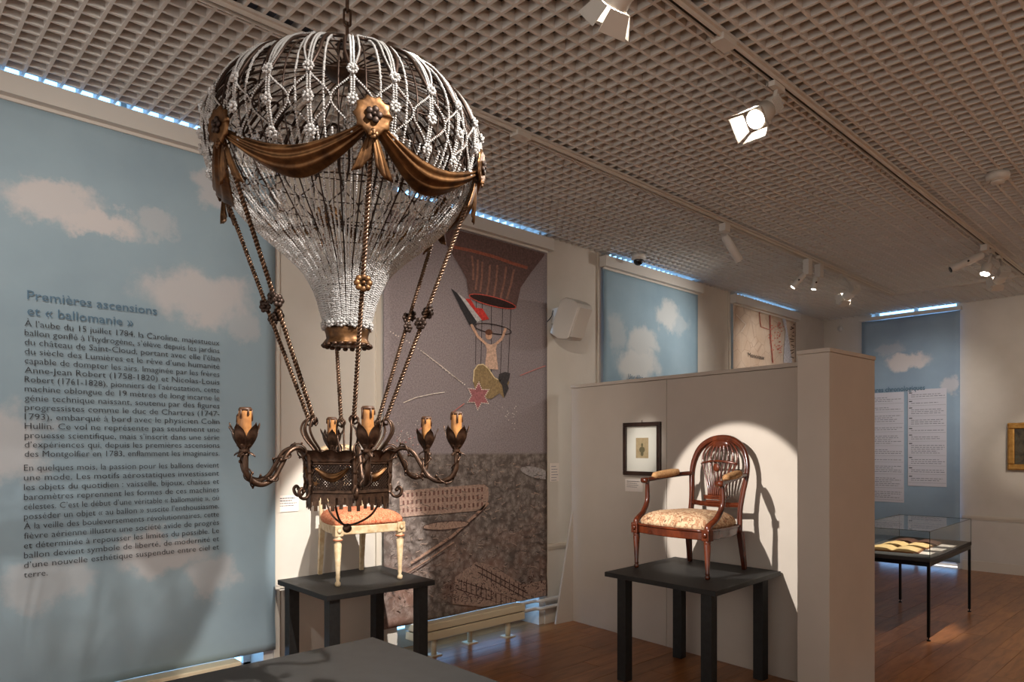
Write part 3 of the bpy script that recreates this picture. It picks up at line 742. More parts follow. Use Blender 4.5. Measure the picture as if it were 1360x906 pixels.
# ------------------------------------------------------------------ carved armchair
def arc_outline(hw_f, hw_b, yf, yb, bow, n=10):
    pts = []
    for k in range(n+1):
        u = -1+2*k/n; pts.append((hw_f*u, yf-bow*(1-u*u)))
    for k in range(1, n):
        u = k/n; x = hw_f+(hw_b-hw_f)*u+.02*math.sin(PI*u); pts.append((x, yf+(yb-yf)*u))
    for k in range(n+1):
        u = 1-2*k/n; pts.append((hw_b*u, yb))
    for k in range(1, n):
        u = 1-k/n; x = -(hw_f+(hw_b-hw_f)*u+.02*math.sin(PI*u)); pts.append((x, yf+(yb-yf)*u))
    return pts
def cushion(outline, z0, z1, sc=.96, rings=8, power=2.2):
    cx = sum(p[0] for p in outline)/len(outline); cy = sum(p[1] for p in outline)/len(outline)
    vs = []; fs = []; n = len(outline)
    for i in range(rings+1):
        u = i/rings
        a = u*PI/2; k = sc*(math.cos(a)**.55 if i < rings else 0)
        if i == 0: k = sc*.97
        z = z0+(z1-z0)*math.sin(a)**.9
        for x, y in outline: vs.append((cx+(x-cx)*k, cy+(y-cy)*k, z))
    for i in range(rings):
        for j in range(n): fs.append((i*n+j, i*n+(j+1) % n, (i+1)*n+(j+1) % n, (i+1)*n+j))
    fs.append(tuple(range(n))[::-1])
    return MB().add(vs, fs, True)
ch = thing('armchair', 'carved mahogany armchair with balloon-shaped openwork back and beige tapestry seat', 'chair', (-2.715, 4.345, TZ), R(-5.5))
ol = arc_outline(.305, .225, -.235, .24, .045)
rail = MB().prism(ol, .252, .312, False)
bevel(rail.build('seat_rail', 'mahogany', ch), .008, 3)
lip = MB().tube([(x*1.01, y*1.01, .314) for x, y in ol], .009, 8, closed=True); lip.build('rail_moulding', 'mahogany', ch)
cushion([(x*.98, y*.98) for x, y in ol], .312, .425).build('seat_cushion', 'tap_beige', ch)
legp = [(.012, 0), (.016, .004), (.018, .018), (.012, .028), (.016, .034), (.013, .042), (.0245, .225), (.021, .23), (.026, .237), (.022, .243), (.026, .252)]
for sx in (-1, 1):
    lg = MB().lathe(legp, 16, (sx*.305, -.235, 0)).build('front_leg', 'mahogany', ch)
    bevel(MB().box(sx*.305-.028, -.263, .25, sx*.305+.028, -.207, .325).build('leg_block', 'mahogany', lg), .004)
    r_ = MB().tube([(sx*.305, -.263, .288), (sx*.305, -.272, .288)], [.019, .012], 14).build('carved_rosette', 'mahogany', lg)
    st = MB().beam((sx*.235, .285, .003), (sx*.225, .25, .27), .026, .026, wx2=.040, wz2=.040)
    st.ball((sx*.235, .285, .019), .018, 8, 5)
    st.build('back_leg', 'mahogany', ch)
yk = lambda z: .245+max(0, z-.27)*.17
hs = [(-.225, yk(.26), .26), (-.212, yk(.42), .42), (-.222, yk(.55), .55), (-.236, yk(.66), .66), (-.228, yk(.76), .76), (-.185, yk(.855), .855), (-.10, yk(.915), .915), (0, yk(.932), .932)]
hs = hs+[(-x, y, z) for x, y, z in hs[-2::-1]]
hp = bez(hs, 6)
MB().tube(hp, [.021+.006*max(0, (p.z-.7)/.23) for p in hp], 8, flat=.8).build('back_frame', 'mahogany', ch)
hp2 = [(p.x*.965, p.y-.016, p.z if p.z < .6 else .6+(p.z-.6)*.97) for p in hp]
MB().tube(hp2, .006, 6).build('back_moulding', 'mahogany', ch)
bevel(MB().tube(bez([(-.215, yk(.45), .455), (-.1, yk(.45)-.0, .447), (0, yk(.45), .445), (.1, yk(.45), .447), (.215, yk(.45), .455)], 5), .02, 6).build('lower_rail', 'mahogany', ch), .001)
for zz, hw_, hh in ((.470, .075, .018), (.490, .092, .016), (.506, .098, .016)):
    bevel(MB().box(-hw_, yk(zz)-.022, zz-hh/2, hw_, yk(zz)+.018, zz+hh/2).build('balloon_base', 'mahogany', ch), .004)
for i in range(-4, 5):
    rp = [(i*.0165, .51), (i*.019, .57), (i*.026, .65), (i*.0345, .73), (i*.0375, .79), (i*.034, .84), (i*.024, .885), (i*.014, .915)]
    MB().tube(bez([(x, yk(z)-.012*(1-(i/5)**2), z) for x, z in rp], 4), .0075, 6, flat=1.4).build('balloon_rib', 'mahogany', ch)
bd = [(x, yk(.745)-.028*(1-(x/.155)**2)-.006, .742+.022*(1-(x/.155)**2)) for x in np.linspace(-.155, .155, 15)]
MB().tube(bd, .0085, 8).build('balloon_band', 'mahogany', ch)
MB().ball((0, yk(.71)-.034, .715), .030, 12, 6, (1, .35, 1)).build('carved_medallion', 'mahogany', ch)
MB().ball((0, yk(.885)-.01, .888), .075, 16, 6, (1, .2, .45)).build('carved_crest', 'mahogany', ch)
for sx in (-1, 1):
    ap = bez([(sx*.232, yk(.66), .668), (sx*.262, .20, .662), (sx*.295, .06, .645), (sx*.318, -.09, .628), (sx*.322, -.125, .624)], 6)
    am = MB().tube(ap, [.017]*len(ap), 8).build('arm', 'mahogany', ch)
    sc_ = MB().tube([(sx*.298, -.125, .622), (sx*.346, -.125, .622)], .021, 14).build('scroll_end', 'mahogany', am)
    pd = [Vector(p)+Vector((0, 0, .017)) for p in bez([(sx*.262, .19, .665), (sx*.285, .09, .654), (sx*.310, -.06, .637)], 8)]
    MB().tube(pd, [.006]+[.022+.008*math.sin(PI*k/(len(pd)-1)) for k in range(1, len(pd)-1)]+[.006], 12).build('arm_pad', 'pad_fabric', am)
    sp = bez([(sx*.320, -.10, .612), (sx*.324, -.095, .54), (sx*.322, -.10, .47), (sx*.316, -.15, .395), (sx*.308, -.225, .345), (sx*.306, -.235, .315)], 6)
    MB().tube(sp, [.015+.009*k/(len(sp)-1) for k in range(len(sp))], 8).build('arm_support', 'mahogany', ch)

# ------------------------------------------------------------------ cream side chair
sc2 = thing('side_chair', 'cream painted side chair with turned legs and orange tapestry seat', 'chair', (-4.084, 2.465, TZ), R(82))
ol = arc_outline(.225, .155, -.235, .225, .018)
bevel(MB().prism(ol, .318, .372).build('seat_rail', 'cream', sc2), .006)
cushion([(x*1.03, y*1.03) for x, y in ol], .372, .468, .99).build('seat_cushion', 'tap_red', sc2)
lp = [(.011, 0), (.018, .008), (.018, .022), (.010, .034), (.014, .06), (.012, .066), (.024, .262), (.015, .272), (.027, .284), (.029, .292), (.020, .302), (.026, .312)]
for sx in (-1, 1):
    lg = MB().lathe(lp, 16, (sx*.212, -.225, 0)).build('front_leg', 'cream', sc2)
    bevel(MB().box(sx*.212-.027, -.252, .31, sx*.212+.027, -.198, .378).build('leg_block', 'cream', lg), .004)
    MB().tube([(sx*.212, -.252, .345), (sx*.212, -.262, .345)], [.018, .010], 12).build('carved_rosette', 'cream', lg)
    MB().lathe([(.0285, .283), (.031, .288), (.0285, .293)], 16, (sx*.212, -.225, 0)).build('red_collar', 'redpaint', lg)
    MB().beam((sx*.150, .25, .003), (sx*.148, .215, .34), .026, .026, wx2=.034, wz2=.034).build('back_leg', 'cream', sc2)
ys = lambda z: .215+max(0, z-.33)*.13
hs = [(-.148, ys(.33), .33), (-.148, ys(.5), .5), (-.165, ys(.68), .68), (-.160, ys(.80), .80), (-.115, ys(.855), .852), (0, ys(.87), .868)]
hs = hs+[(-x, y, z) for x, y, z in hs[-2::-1]]
hp = bez(hs, 6)
MB().tube(hp, .0175, 8).build('back_frame', 'cream', sc2)
MB().tube([(-.15, ys(.5), .505), (0, ys(.5), .5), (.15, ys(.5), .505)], .014, 8).build('lower_rail', 'cream', sc2)
for i in range(-2, 3):
    MB().tube(bez([(i*.014, ys(.5), .51), (i*.022, ys(.6), .60), (i*.045, ys(.72), .72), (i*.044, ys(.8), .79), (i*.02, ys(.85), .86)], 4), .0065, 6).build('balloon_rib', 'cream', sc2)
MB().tube([(-.095, ys(.73)-.008, .735), (0, ys(.73)-.018, .745), (.095, ys(.73)-.008, .735)], .007, 6).build('balloon_band', 'redpaint', sc2)

# ------------------------------------------------------------------ heaters under the windows
def heater(label, ya, yb_, legs, pipes, dz=0):
    t = thing('convector_heater', label, 'heater', (XW+.15, ya, 0), 0, 'low convector heaters'); L = yb_-ya
    bevel(MB().box(-.19, 0, .205+dz, 0, L, .262+dz).build('upper_panel', 'radiator', t), .006)
    bevel(MB().box(-.185, .004, .132, -.004, L-.004, .197+dz).build('lower_panel', 'radiator', t), .006)
    MB().box(-.16, .02, .195+dz, -.02, L-.02, .208+dz).build('core', 'slab', t)
    for y, x in legs:
        lg = MB().tube([(x, y-ya, .008), (x, y-ya, .14)], .022, 12).build('leg', 'radiator', t)
        MB().box(x-.045, y-ya-.05, 0, x+.045, y-ya+.05, .01).build('foot_plate', 'radiator', lg)
    for z in pipes:
        pp = [(-.12, L-.02, z), (-.12, L+.12, z), (-.12, L+.24, z), (-.08, L+.285, z), (-.085, L+.40, z), (-.085, L+.60, z)]
        MB().tube(bez(pp, 6), .017, 10).build('pipe', 'pipe', t)
    return t
heater('cream convector heater on three legs under the engraving banner', 3.15, 4.28, ((3.33, -.055), (4.12, -.055), (3.76, -.13)), (.165, .235))
heater('cream convector heater half hidden under the sky-blue text banner', .52, 1.80, ((.7, -.055), (1.6, -.055)), (), .021)

# ------------------------------------------------------------------ glass display case
q = [(-1.834, 6.558), (-1.889, 8.029), (-2.52, 8.008), (-2.465, 6.54)]
vx0, vx1, vy0, vy1 = -2.50, -1.86, 6.54, 8.03
t = thing('display_case', 'glass-topped display case on slender black legs by the far banner', 'display case', ((vx0+vx1)/2, (vy0+vy1)/2, 0), R(2.1))
hw_, hd = (vx1-vx0)/2, (vy1-vy0)/2; zt = .69
for sx in (-1, 1):
    for sy in (-1, 1):
        lg = MB().box(sx*hw_-.022 if sx > 0 else -hw_-.0, sy*hd-.022 if sy > 0 else -hd, .03, sx*hw_ if sx > 0 else -hw_+.022+.0, sy*hd if sy > 0 else -hd+.022, zt-.07)
        lg = lg.build('leg', 'glassframe', t)
        MB().lathe([(.016, 0), (.016, .008), (.005, .01), (.005, .03)], 10, (sx*(hw_-.011), sy*(hd-.011), 0)).build('levelling_foot', 'glassframe', lg)
    MB().box(sx*hw_-.025 if sx > 0 else -hw_, -hd, zt-.07, sx*hw_ if sx > 0 else -hw_+.025, hd, zt-.035).build('apron', 'glassframe', t)
for sy in (-1, 1): MB().box(-hw_+.025, sy*hd-.025 if sy > 0 else -hd, zt-.07, hw_-.025, sy*hd if sy > 0 else -hd+.025, zt-.035).build('apron', 'glassframe', t)
bevel(MB().box(-hw_-.004, -hd-.004, zt-.033, hw_+.004, hd+.004, zt).build('deck', mat('deck_cloth', lin((54, 52, 52)), .8), t), .003)
gt = .915; g6 = .005
MB().box(-hw_, -hd, gt-g6, hw_, hd, gt).build('glass_lid', 'glass', t)
for sx in (-1, 1): MB().box(sx*hw_-(g6 if sx > 0 else 0), -hd, zt, sx*hw_+(0 if sx > 0 else g6), hd, gt-g6).build('glass_side', 'glass', t)
for sy in (-1, 1): MB().box(-hw_+g6, sy*hd-(g6 if sy > 0 else 0), zt, hw_-g6, sy*hd+(0 if sy > 0 else g6), gt-g6).build('glass_end', 'glass', t)
ed = MB()
for sx in (-1, 1):
    for sy in (-1, 1): ed.beam((sx*hw_, sy*hd, zt), (sx*hw_, sy*hd, gt), .004, .004)
    ed.beam((sx*hw_, -hd, gt), (sx*hw_, hd, gt), .004, .004)
for sy in (-1, 1): ed.beam((-hw_, sy*hd, gt), (hw_, sy*hd, gt), .004, .004)
ed.build('glass_edges', mat('glass_edge', lin((40, 62, 56)), .2), t)
M['vellum'] = mottled('vellum', (214, 176, 112), (226, 196, 140), 20, .6)
M['calf'] = mottled('calf_leather', (150, 96, 44), (120, 70, 32), 30, .5)
M['calf_dark'] = mottled('dark_calf_leather', (96, 58, 38), (74, 44, 30), 30, .5)
def book(label, x, y, rz, w_, d_, cover, pages):
    b = thing('open_book', label, 'book', (x, y, zt+.001), rz, 'old books in the display case')
    bevel(MB().box(-w_/2, -d_/2, 0, w_/2, d_/2, .012).build('cover', cover, b), .003)
    for sx in (-1, 1):
        pts = [(0, .013), (.25, .032), (.6, .034), (1, .016), (1, .013)]
        vs = [(sx*u*w_*.47, -d_*.47, z) for u, z in pts]+[(sx*u*w_*.47, d_*.47, z) for u, z in pts]; n_ = len(pts)
        MB().add(vs, [tuple(range(n_)), tuple(range(n_, 2*n_))]+[(i, (i+1) % n_, n_+(i+1) % n_, n_+i) for i in range(n_)]).build('page_block', pages, b)
    return b
book('open old book with glowing tan pages nearest in the display case', -2.20, 6.86, R(8), .42, .27, 'calf', 'vellum')
book('open old book with tan pages behind another in the display case', -2.21, 7.20, R(5), .40, .25, 'calf', 'vellum')
book('open dark brown book furthest back in the display case', -2.22, 7.52, R(5), .40, .25, 'calf_dark', 'calf_dark')
for i, (x, y, lb) in enumerate(((-1.955, 6.84, 'white caption card nearest the corner of the display case'), (-1.955, 7.16, 'middle white caption card inside the display case'), (-1.955, 7.50, 'white caption card furthest back inside the display case'))):
    c = thing('caption_card', lb, 'card', (x, y, zt+.001), R(3), 'caption cards in the display case')
    MB().box(-.065, -.09, 0, .065, .09, .004).build('card', 'card', c)

# ------------------------------------------------------------------ things on the walls and ceiling
sp = thing('loudspeaker', 'pale tilted loudspeaker box high on the wall beside the engraving banner', 'loudspeaker', (XW, 4.81, 2.66), 0)
prof = [(-.12, .02), (-.115, .33), (-.06, .37), (.03, .375), (.10, .36), (.125, .33), (.12, .06), (.10, .03), (.0, .0)]
body = MB()
vs = []
for y in (-.10, .10):
    for d_, z in prof: vs.append((d_*1.0+.14, y*(1-.0), z))
n_ = len(prof)
body.add(vs, [tuple(range(n_)), tuple(range(n_, 2*n_))]+[(i, (i+1) % n_, n_+(i+1) % n_, n_+i) for i in range(n_)])
bo = bevel(body.build('housing', 'white_lacquer', sp), .012, 3); bo.rotation_euler = (R(0), R(24), R(0))
go = bevel(MB().box(.262, -.085, .06, .270, .085, .335).build('grille', 'white_lacquer', sp), .003); go.rotation_euler = (0, R(24), 0)
MB().box(0, -.05, .10, .09, .05, .24).build('bracket', 'white_lacquer', sp)
MB().tube(bez([(.10, -.13, .20), (.07, -.12, .15), (.01, -.125, .10)], 6), .004, 6).build('cable', 'blackplastic', sp)

def dome(label, name, cat, loc, cam_=False):
    t = thing(name, label, cat, loc)
    MB().lathe([(.075, -.0), (.075, -.02), (.07, -.045), (.05, -.055)], 20, (0, 0, 0)).build('housing', 'white_lacquer', t)
    if cam_: MB().ball((0, 0, -.055), .052, 14, 8).build('dome_window', 'blackplastic', t)
    else: MB().lathe([(.045, -.055), (.04, -.07), (.02, -.075)], 16).build('sensor_cap', 'white_lacquer', t)
    return t
dome('small white dome camera with black window on the ceiling above the sky banner', 'dome_camera', 'camera', (-4.231, 5.79, ZC), True)
dome('round white smoke detector on the right part of the ceiling grid', 'smoke_detector', 'detector', (-1.226, 5.913, ZC), False)
pd = thing('wall_sensor', 'small pale round sensor on the far wall beside the chronology banner', 'sensor', (-4.22, YB, 3.40))
MB().tube([(0, 0, 0), (0, -.025, 0)], [.04, .034], 16).build('housing', 'white_lacquer', pd)

def orient(o, d):
    o.rotation_euler = Vector(d).to_track_quat('-Z', 'Y').to_euler()
def barn_spot(label, tx, ty, head, target, lens='lens', doors=True, fins=True, size=1.0):
    """track spotlight: adapter and yoke under the track, head with barn doors"""
    t = thing('track_spotlight', label, 'spotlight', (tx, ty, ZC-.03), 0, 'track spotlights')
    bevel(MB().box(-.018, -.06, -.03, .018, .06, -.001).build('adapter', 'white_lacquer', t), .004)
    h = Vector(head)-Vector((tx, ty, ZC-.03)); d = (Vector(target)-Vector(head)).normalized()
    back = h-d*.17*size
    MB().tube([(0, 0, -.02), tuple(back*.5+Vector((0, 0, -.02))), tuple(back+d*.05)], .011, 8).build('stem', 'white_lacquer', t)
    hd_ = MB().lathe([(.052*size, -.01), (.056*size, .0), (.056*size, .10*size), (.048*size, .105*size)], 20).build('head', 'white_lacquer', t)
    hd_.location = h; orient(hd_, d)
    if fins:
        for k in range(7):
            z = .115*size+k*.012*size
            MB().box(-.05*size, -.04*size, z, .05*size, .04*size, z+.005).build('cooling_fin', 'white_lacquer', hd_)
        MB().box(-.015, -.015, .1*size, .015, .015, .2*size).build('fin_core', 'white_lacquer', hd_)
    MB().lathe([(.001, -.0125), (.047*size, -.0125), (.047*size, -.0105), (.001, -.0105)], 18).build('lens', lens, hd_)
    if doors:
        s = .058*size; L = .085*size
        for k in range(4):
            a = k*PI/2; tilt = R(14 if k % 2 else 24)
            ca, sa = math.cos(a), math.sin(a)
            o_ = s+L*math.sin(tilt); zz = -.01-L*math.cos(tilt)
            wi, wo = s*.8, s*1.15
            pts = [(s, -wi, -.01), (s, wi, -.01), (o_, wo, zz), (o_, -wo, zz)]
            pts = [(x*ca-y*sa, x*sa+y*ca, z) for x, y, z in pts]
            n_ = Vector((ca, sa, .0)).normalized()
            MB().sheet([[pts[0], pts[1]], [pts[3], pts[2]]], [[n_, n_], [n_, n_]], .002, False).build('barn_door', 'white_lacquer', hd_)
    return t
def tube_spot(label, tx, ty, head, d, lens='lensdim', L=.20, r=.034, drop=.14):
    t = thing('track_spotlight', label, 'spotlight', (tx, ty, ZC-.03), 0, 'track spotlights')
    bevel(MB().box(-.03, -.045, -drop, .03, .045, .0).build('driver_box', 'white_lacquer', t), .006)
    hd_ = MB().lathe([(r*.9, -L/2), (r, -L/2+.004), (r, L/2-.01), (r*.8, L/2)], 18).build('head', 'white_lacquer', t)
    hd_.location = head; orient(hd_, d)
    MB().tube([(-r-.012, 0, 0), (-r, 0, 0)], .008, 8).build('pivot', 'blackplastic', hd_)
    MB().lathe([(.001, -L/2-.002), (r*.8, -L/2-.002), (r*.8, -L/2), (.001, -L/2)], 16).build('lens', lens, hd_)
    return t
BM = {b[0]: b for b in BEAMS}
def fix_head(name, back=.03):
    b = BM[name]; d = (Vector(b[2])-Vector(b[1])).normalized(); return tuple(Vector(b[1])-d*back), b[2]
h_, tg = fix_head('beam_side_chair'); barn_spot('large lit barn-door spotlight cut by the top edge of the picture', X2, 2.12, h_, tg)
h_, tg = fix_head('beam_balloon_side'); barn_spot('lit barn-door spotlight with finned body in the middle of the ceiling', X2, 3.56, h_, tg)
h_, tg = fix_head('beam_map_banner'); barn_spot('small lit barn-door spotlight furthest along the track nearer the banners', X1, 7.98, h_, tg, size=.9)
h_, tg = fix_head('beam_chronology'); barn_spot('lit barn-door spotlight in the crowded far right cluster', X2, 8.34, h_, tg, size=.9)
h_, tg = fix_head('beam_vitrine'); barn_spot('spotlight without barn doors in the far right cluster, aimed at the display case', X2, 8.02, h_, tg, size=.85, doors=False, fins=False)
tube_spot('long pale cylinder spotlight hanging from the middle of the track nearer the banners', X1, 5.45, (.03, .07, -.20), (.25, .55, -.8), 'blackplastic', .26, .036, .07)
tube_spot('cylinder spotlight on a tall box pointing left, above the sky banner', X1, 7.08, (-.07, -.05, -.21), (-.6, -.35, -.8), 'lensdim', .17, .03, .16)
tube_spot('cylinder spotlight on a box pointing down beside its lit barn-door neighbour', X1, 7.36, (-.02, -.06, -.20), (-.15, -.15, -1), 'lensdim', .13, .03, .14)
tube_spot('long pale cylinder spotlight reaching left from the far right cluster', X2, 7.78, (-.12, -.12, -.16), (-.75, -.5, -.42), 'blackplastic', .30, .036, .06)

# ------------------------------------------------------------------ hanging balloon chandelier
# local frame: x towards the photographer, y to the right, z measured from eye height
BETA = math.atan2(-FY, -FX)
CX, CD = -.492, 2.1
bal = thing('balloon_chandelier', 'hot-air-balloon chandelier of crystal beads with gilt garlands and a candle basket', 'chandelier',
            (FX*CD+RX*CX, FY*CD+RY*CX, CH), BETA)
PR = np.array([(.355, .062), (.40, .074), (.46, .092), (.52, .124), (.57, .172), (.62, .232), (.68, .298), (.74, .346), (.80, .380), (.86, .394), (.92, .391), (.98, .368), (1.03, .330), (1.07, .280), (1.10, .215), (1.12, .14), (1.13, .05)])
# arc-length parametrised profile
def dense():
    pts = bez([(r, 0, h) for h, r in PR], 10); return np.array([(p.x, p.z) for p in pts])
PD = dense(); S_ = np.r_[0, np.cumsum(np.hypot(*np.diff(PD, axis=0).T))]; STOT = S_[-1]
def prof(s): return float(np.interp(s, S_, PD[:, 0])), float(np.interp(s, S_, PD[:, 1]))
def s_of_h(h): return float(np.interp(h, PD[:, 1], S_))
def r_of_h(h): return float(np.interp(h, PD[:, 1], PD[:, 0]))
def nrm_of(s):
    a, b = prof(max(s-.004, 0)), prof(min(s+.004, STOT)); t = Vector((b[0]-a[0], b[1]-a[1])).normalized()
    return t.y, -t.x          # outward (radial, z)
# one icosahedral bead
_t = (1+5**.5)/2
ICO_V = np.array([(-1, _t, 0), (1, _t, 0), (-1, -_t, 0), (1, -_t, 0), (0, -1, _t), (0, 1, _t), (0, -1, -_t), (0, 1, -_t), (_t, 0, -1), (_t, 0, 1), (-_t, 0, -1), (-_t, 0, 1)])/math.hypot(1, _t)
ICO_F = np.array([(0, 11, 5), (0, 5, 1), (0, 1, 7), (0, 7, 10), (0, 10, 11), (1, 5, 9), (5, 11, 4), (11, 10, 2), (10, 7, 6), (7, 1, 8), (3, 9, 4), (3, 4, 2), (3, 2, 6), (3, 6, 8), (3, 8, 9), (4, 9, 5), (2, 4, 11), (6, 2, 10), (8, 6, 7), (9, 8, 1)])
def bead_mesh(name, pts, rad):
    pts = np.asarray(pts); n = len(pts); rad = np.broadcast_to(np.asarray(rad, float), (n,))
    V = (pts[:, None, :]+ICO_V[None]*rad[:, None, None]).reshape(-1, 3); Fc = (ICO_F[None]+12*np.arange(n)[:, None, None]).reshape(-1, 3)
    me = bpy.data.meshes.new(name); me.from_pydata(V.tolist(), [], Fc.tolist()); me.materials.append(M['crystal']); me.update(); return me
def along(path, step):
    P = np.array([tuple(p) for p in path]); d = np.r_[0, np.cumsum(np.linalg.norm(np.diff(P, axis=0), axis=1))]
    n = int(d[-1]/step); t = np.linspace(0, d[-1], n+1)
    return np.c_[[np.interp(t, d, P[:, i]) for i in range(3)]].T
def on(a, s, off=0):
    r, h = prof(s); nr, nz = nrm_of(s); r += nr*off
    return (r*math.cos(a), r*math.sin(a), h+nz*off)
BR = .0033; STEP = .0060
sEq = s_of_h(.79)
# ribs
ribm = MB().tube([on(0, s, -.006) for s in np.linspace(0, STOT, 60)], .0021, 5).mesh('frame_rib', 'wire')
for k in range(36): link('frame_rib', ribm, bal, rot=(0, 0, 2*PI*k/36))
for h in (.47, .60, .70, .79, .865, .945, 1.01, 1.06):
    s = s_of_h(h); ring = [on(2*PI*k/60, s, -.009) for k in range(60)]
    MB().tube(ring, .0022, 5, closed=True).build('hoop', 'wire', bal, fix=False)
# lower bead strands, two to each rib bay
rj = np.random.RandomState(4)
def strand(name, top):
    P = along([on(0, s, .001) for s in np.linspace(.004+rj.uniform(0, .006), top, 110)], STEP*rj.uniform(.96, 1.06))
    return bead_mesh(name, P+rj.normal(0, .0004, P.shape), BR*rj.uniform(.92, 1.25, len(P)))
sTop = s_of_h(1.105)
STM = [strand('bead_strand', sEq) for _ in range(5)]; STF = [strand('bead_strand_long', sTop) for _ in range(3)]
for k in range(36):
    link('bead_strand', STF[k % 3], bal, rot=(0, 0, 2*PI*(k+.5)/36))
    for j in (-1, 1): link('bead_strand', STM[(k*2+j) % 5], bal, rot=(0, 0, 2*PI*(k+.5)/36+j*R(2.7)))
# dome lattice: strands swinging sideways between rows of crystal flowers
sA, sB = s_of_h(.785), s_of_h(.925)
sRows = [sA, sA+(sB-sA)*.34, sA+(sB-sA)*.67, sB]
def lattice(sign, amp):
    out = []
    for s in np.linspace(sA, sB, 90):
        u = (s-sA)/(sB-sA)*2
        out.append((sign*amp*(.5-.5*math.cos(PI*u)), s))
    return out
for sg in (1, -1):
    wm = MB().tube([on(a, s, -.002) for a, s in lattice(sg, R(7.5))], .0026, 5).mesh('lattice_wire', 'wire')
    P = along([on(a, s, .004) for a, s in lattice(sg, R(7.5))], STEP)
    sb_ = bead_mesh('lattice_beads', P, BR*.9)
    for k in range(24):
        o = link('lattice_wire', wm, bal, rot=(0, 0, 2*PI*k/24))
        link('lattice_beads', sb_, o)
# 24 double bead bands down the dome, crystal flowers at three heights on each
P = along([on(0, s, .006) for s in np.linspace(s_of_h(.77), s_of_h(1.112), 120)], STEP); Rr = np.linalg.norm(P[:, :2], axis=1, keepdims=True); tang = np.c_[-P[:, 1:2]/Rr, P[:, 0:1]/Rr, 0*Rr]
bandm = bead_mesh('dome_band', np.r_[P+tang*.0036, P-tang*.0036], BR)
for k in range(24): link('dome_band', bandm, bal, rot=(0, 0, 2*PI*k/24))
fl_pts = [(0, 0, .004)]+[(.0105*math.cos(2*PI*k/8), .0105*math.sin(2*PI*k/8), 0) for k in range(8)]
flm = bead_mesh('crystal_flower', fl_pts, [.0055]+[.0050]*8)
for i, s in enumerate((sA, (sA+sB)/2, sB)):
    for k in range(24):
        a = 2*PI*k/24
        p = on(a, s, .012); nr, nz = nrm_of(s)
        o = link('crystal_flower', flm, bal, p); o.rotation_euler = Vector((nr*math.cos(a), nr*math.sin(a), nz)).to_track_quat('Z', 'Y').to_euler()
# loops opening round the crown, each a dark band edged with beads
sT = s_of_h(1.08)
lp_ = []
for u in np.linspace(0, 1, 49):
    if u < .36: q, a = u/.36, -1
    elif u > .64: q, a = (1-u)/.36, 1
    else: q, a = 1, (u-.5)/.14
    dip = 0 if abs(a) == 1 and q < 1 else 1-math.sqrt(max(0, 1-a*a))
    s = sB+(sT-sB)*(.80*q if q < 1 else .80+.20*(1-dip))
    lp_.append((R(4.6)*a*(1 if q == 1 else 1+.63*max(0, 1-q/.45)**1.5), s))
lm = MB().tube([on(a, s, .003) for a, s in lp_], .0046, 6).mesh('crown_loop', 'wire')
lb = bead_mesh('loop_beads', along([on(a*1.0, s, .0085) for a, s in lp_], STEP), BR*.9)
for k in range(24):
    o = link('crown_loop', lm, bal, rot=(0, 0, 2*PI*(k+.5)/24))
    if k % 2: link('loop_beads', lb, o)
MB().lathe([(.02, 1.10), (.06, 1.112), (.064, 1.124), (.03, 1.14), (.012, 1.165), (.014, 1.18), (.006, 1.19)], 20).build('crown_hub', 'iron', bal)
for sg in (-1, 1):
    MB().tube(bez([(0, sg*.012, 1.15), (0, sg*.028, 1.185), (0, sg*.022, 1.215), (0, sg*.004, 1.225)], 6), .0035, 6).build('hanging_loop', 'iron', bal)
# chain to the ceiling
def chain_link():
    L, w_ = .026, .010
    pts = [(w_*math.cos(a), 0, (L-w_)*(1 if math.sin(a) > 0 else -1)*(1 if abs(math.sin(a)) > 1e-6 else 0)+w_*math.sin(a)) for a in np.linspace(0, 2*PI, 20, endpoint=False)+.01]
    return MB().tube(pts, .0036, 6, closed=True).mesh('chain_link', 'iron')
cl = chain_link(); z = 1.245; k = 0
ZTOP = ZC-CH+.03
while z < ZTOP:
    link('chain_link', cl, bal, (0, 0, z), (0, 0, (k % 2)*PI/2+.4)); z += .0435; k += 1
MB().lathe([(.045, ZTOP-.035), (.05, ZTOP-.02), (.05, ZTOP-.01)], 20).build('ceiling_plate', 'white_lacquer', bal)

# gilt rosettes, bows and garlands
A0 = R(-38)
HR = .818
def rosette_mesh():
    g_ = MB(); n_ = 30; vs = []; fs = []
    rr = [0, .016, .030, .041, .046]; zz = [.004, .006, .003, .006, .001]
    for i, (r, z_) in enumerate(zip(rr, zz)):
        for k in range(n_):
            a = 2*PI*k/n_; q = r*(1+(.10*math.cos(a*10) if i >= 3 else 0)); vs.append((q*math.cos(a), q*math.sin(a), z_))
    nr_ = [[(0, 0, 1)]*(n_+1)]*5
    grid = [[vs[i*n_+(k % n_)] for k in range(n_+1)] for i in range(5)]
    return g_.sheet(grid, nr_, .003).mesh('rosette', 'gold')
def petal_flower(r, pr, n_, m, name):
    b = MB(); b.ball((0, 0, pr*.5), pr*.7, 8, 5)
    for k in range(n_):
        a = 2*PI*k/n_; b.ball((r*math.cos(a), r*math.sin(a), pr*.25), pr, 8, 5, (1, 1, .5))
    return b.mesh(name, m)
rom = rosette_mesh(); dfm = petal_flower(.013, .0095, 5, 'flowerdark', 'rosette_flower')
def tail_mesh(sg, L, spread):
    g_ = []; 
    for i in range(9):
        u = i/8; row = []
        wdt = .005+.019*u
        for j in range(9):
            v = -1+j/4
            row.append((.004*math.cos(v*PI*2.5)*u+.004+.012*u*(1-u), sg*(.004+spread*u)+v*wdt, -.035-u*L-(.018*sg*v*u)-(1-abs(v))*.010*u*u))
        g_.append(row)
    return MB().sheet(g_, [[(1, 0, 0)]*9]*9, .002).mesh('ribbon_tail', 'gold')
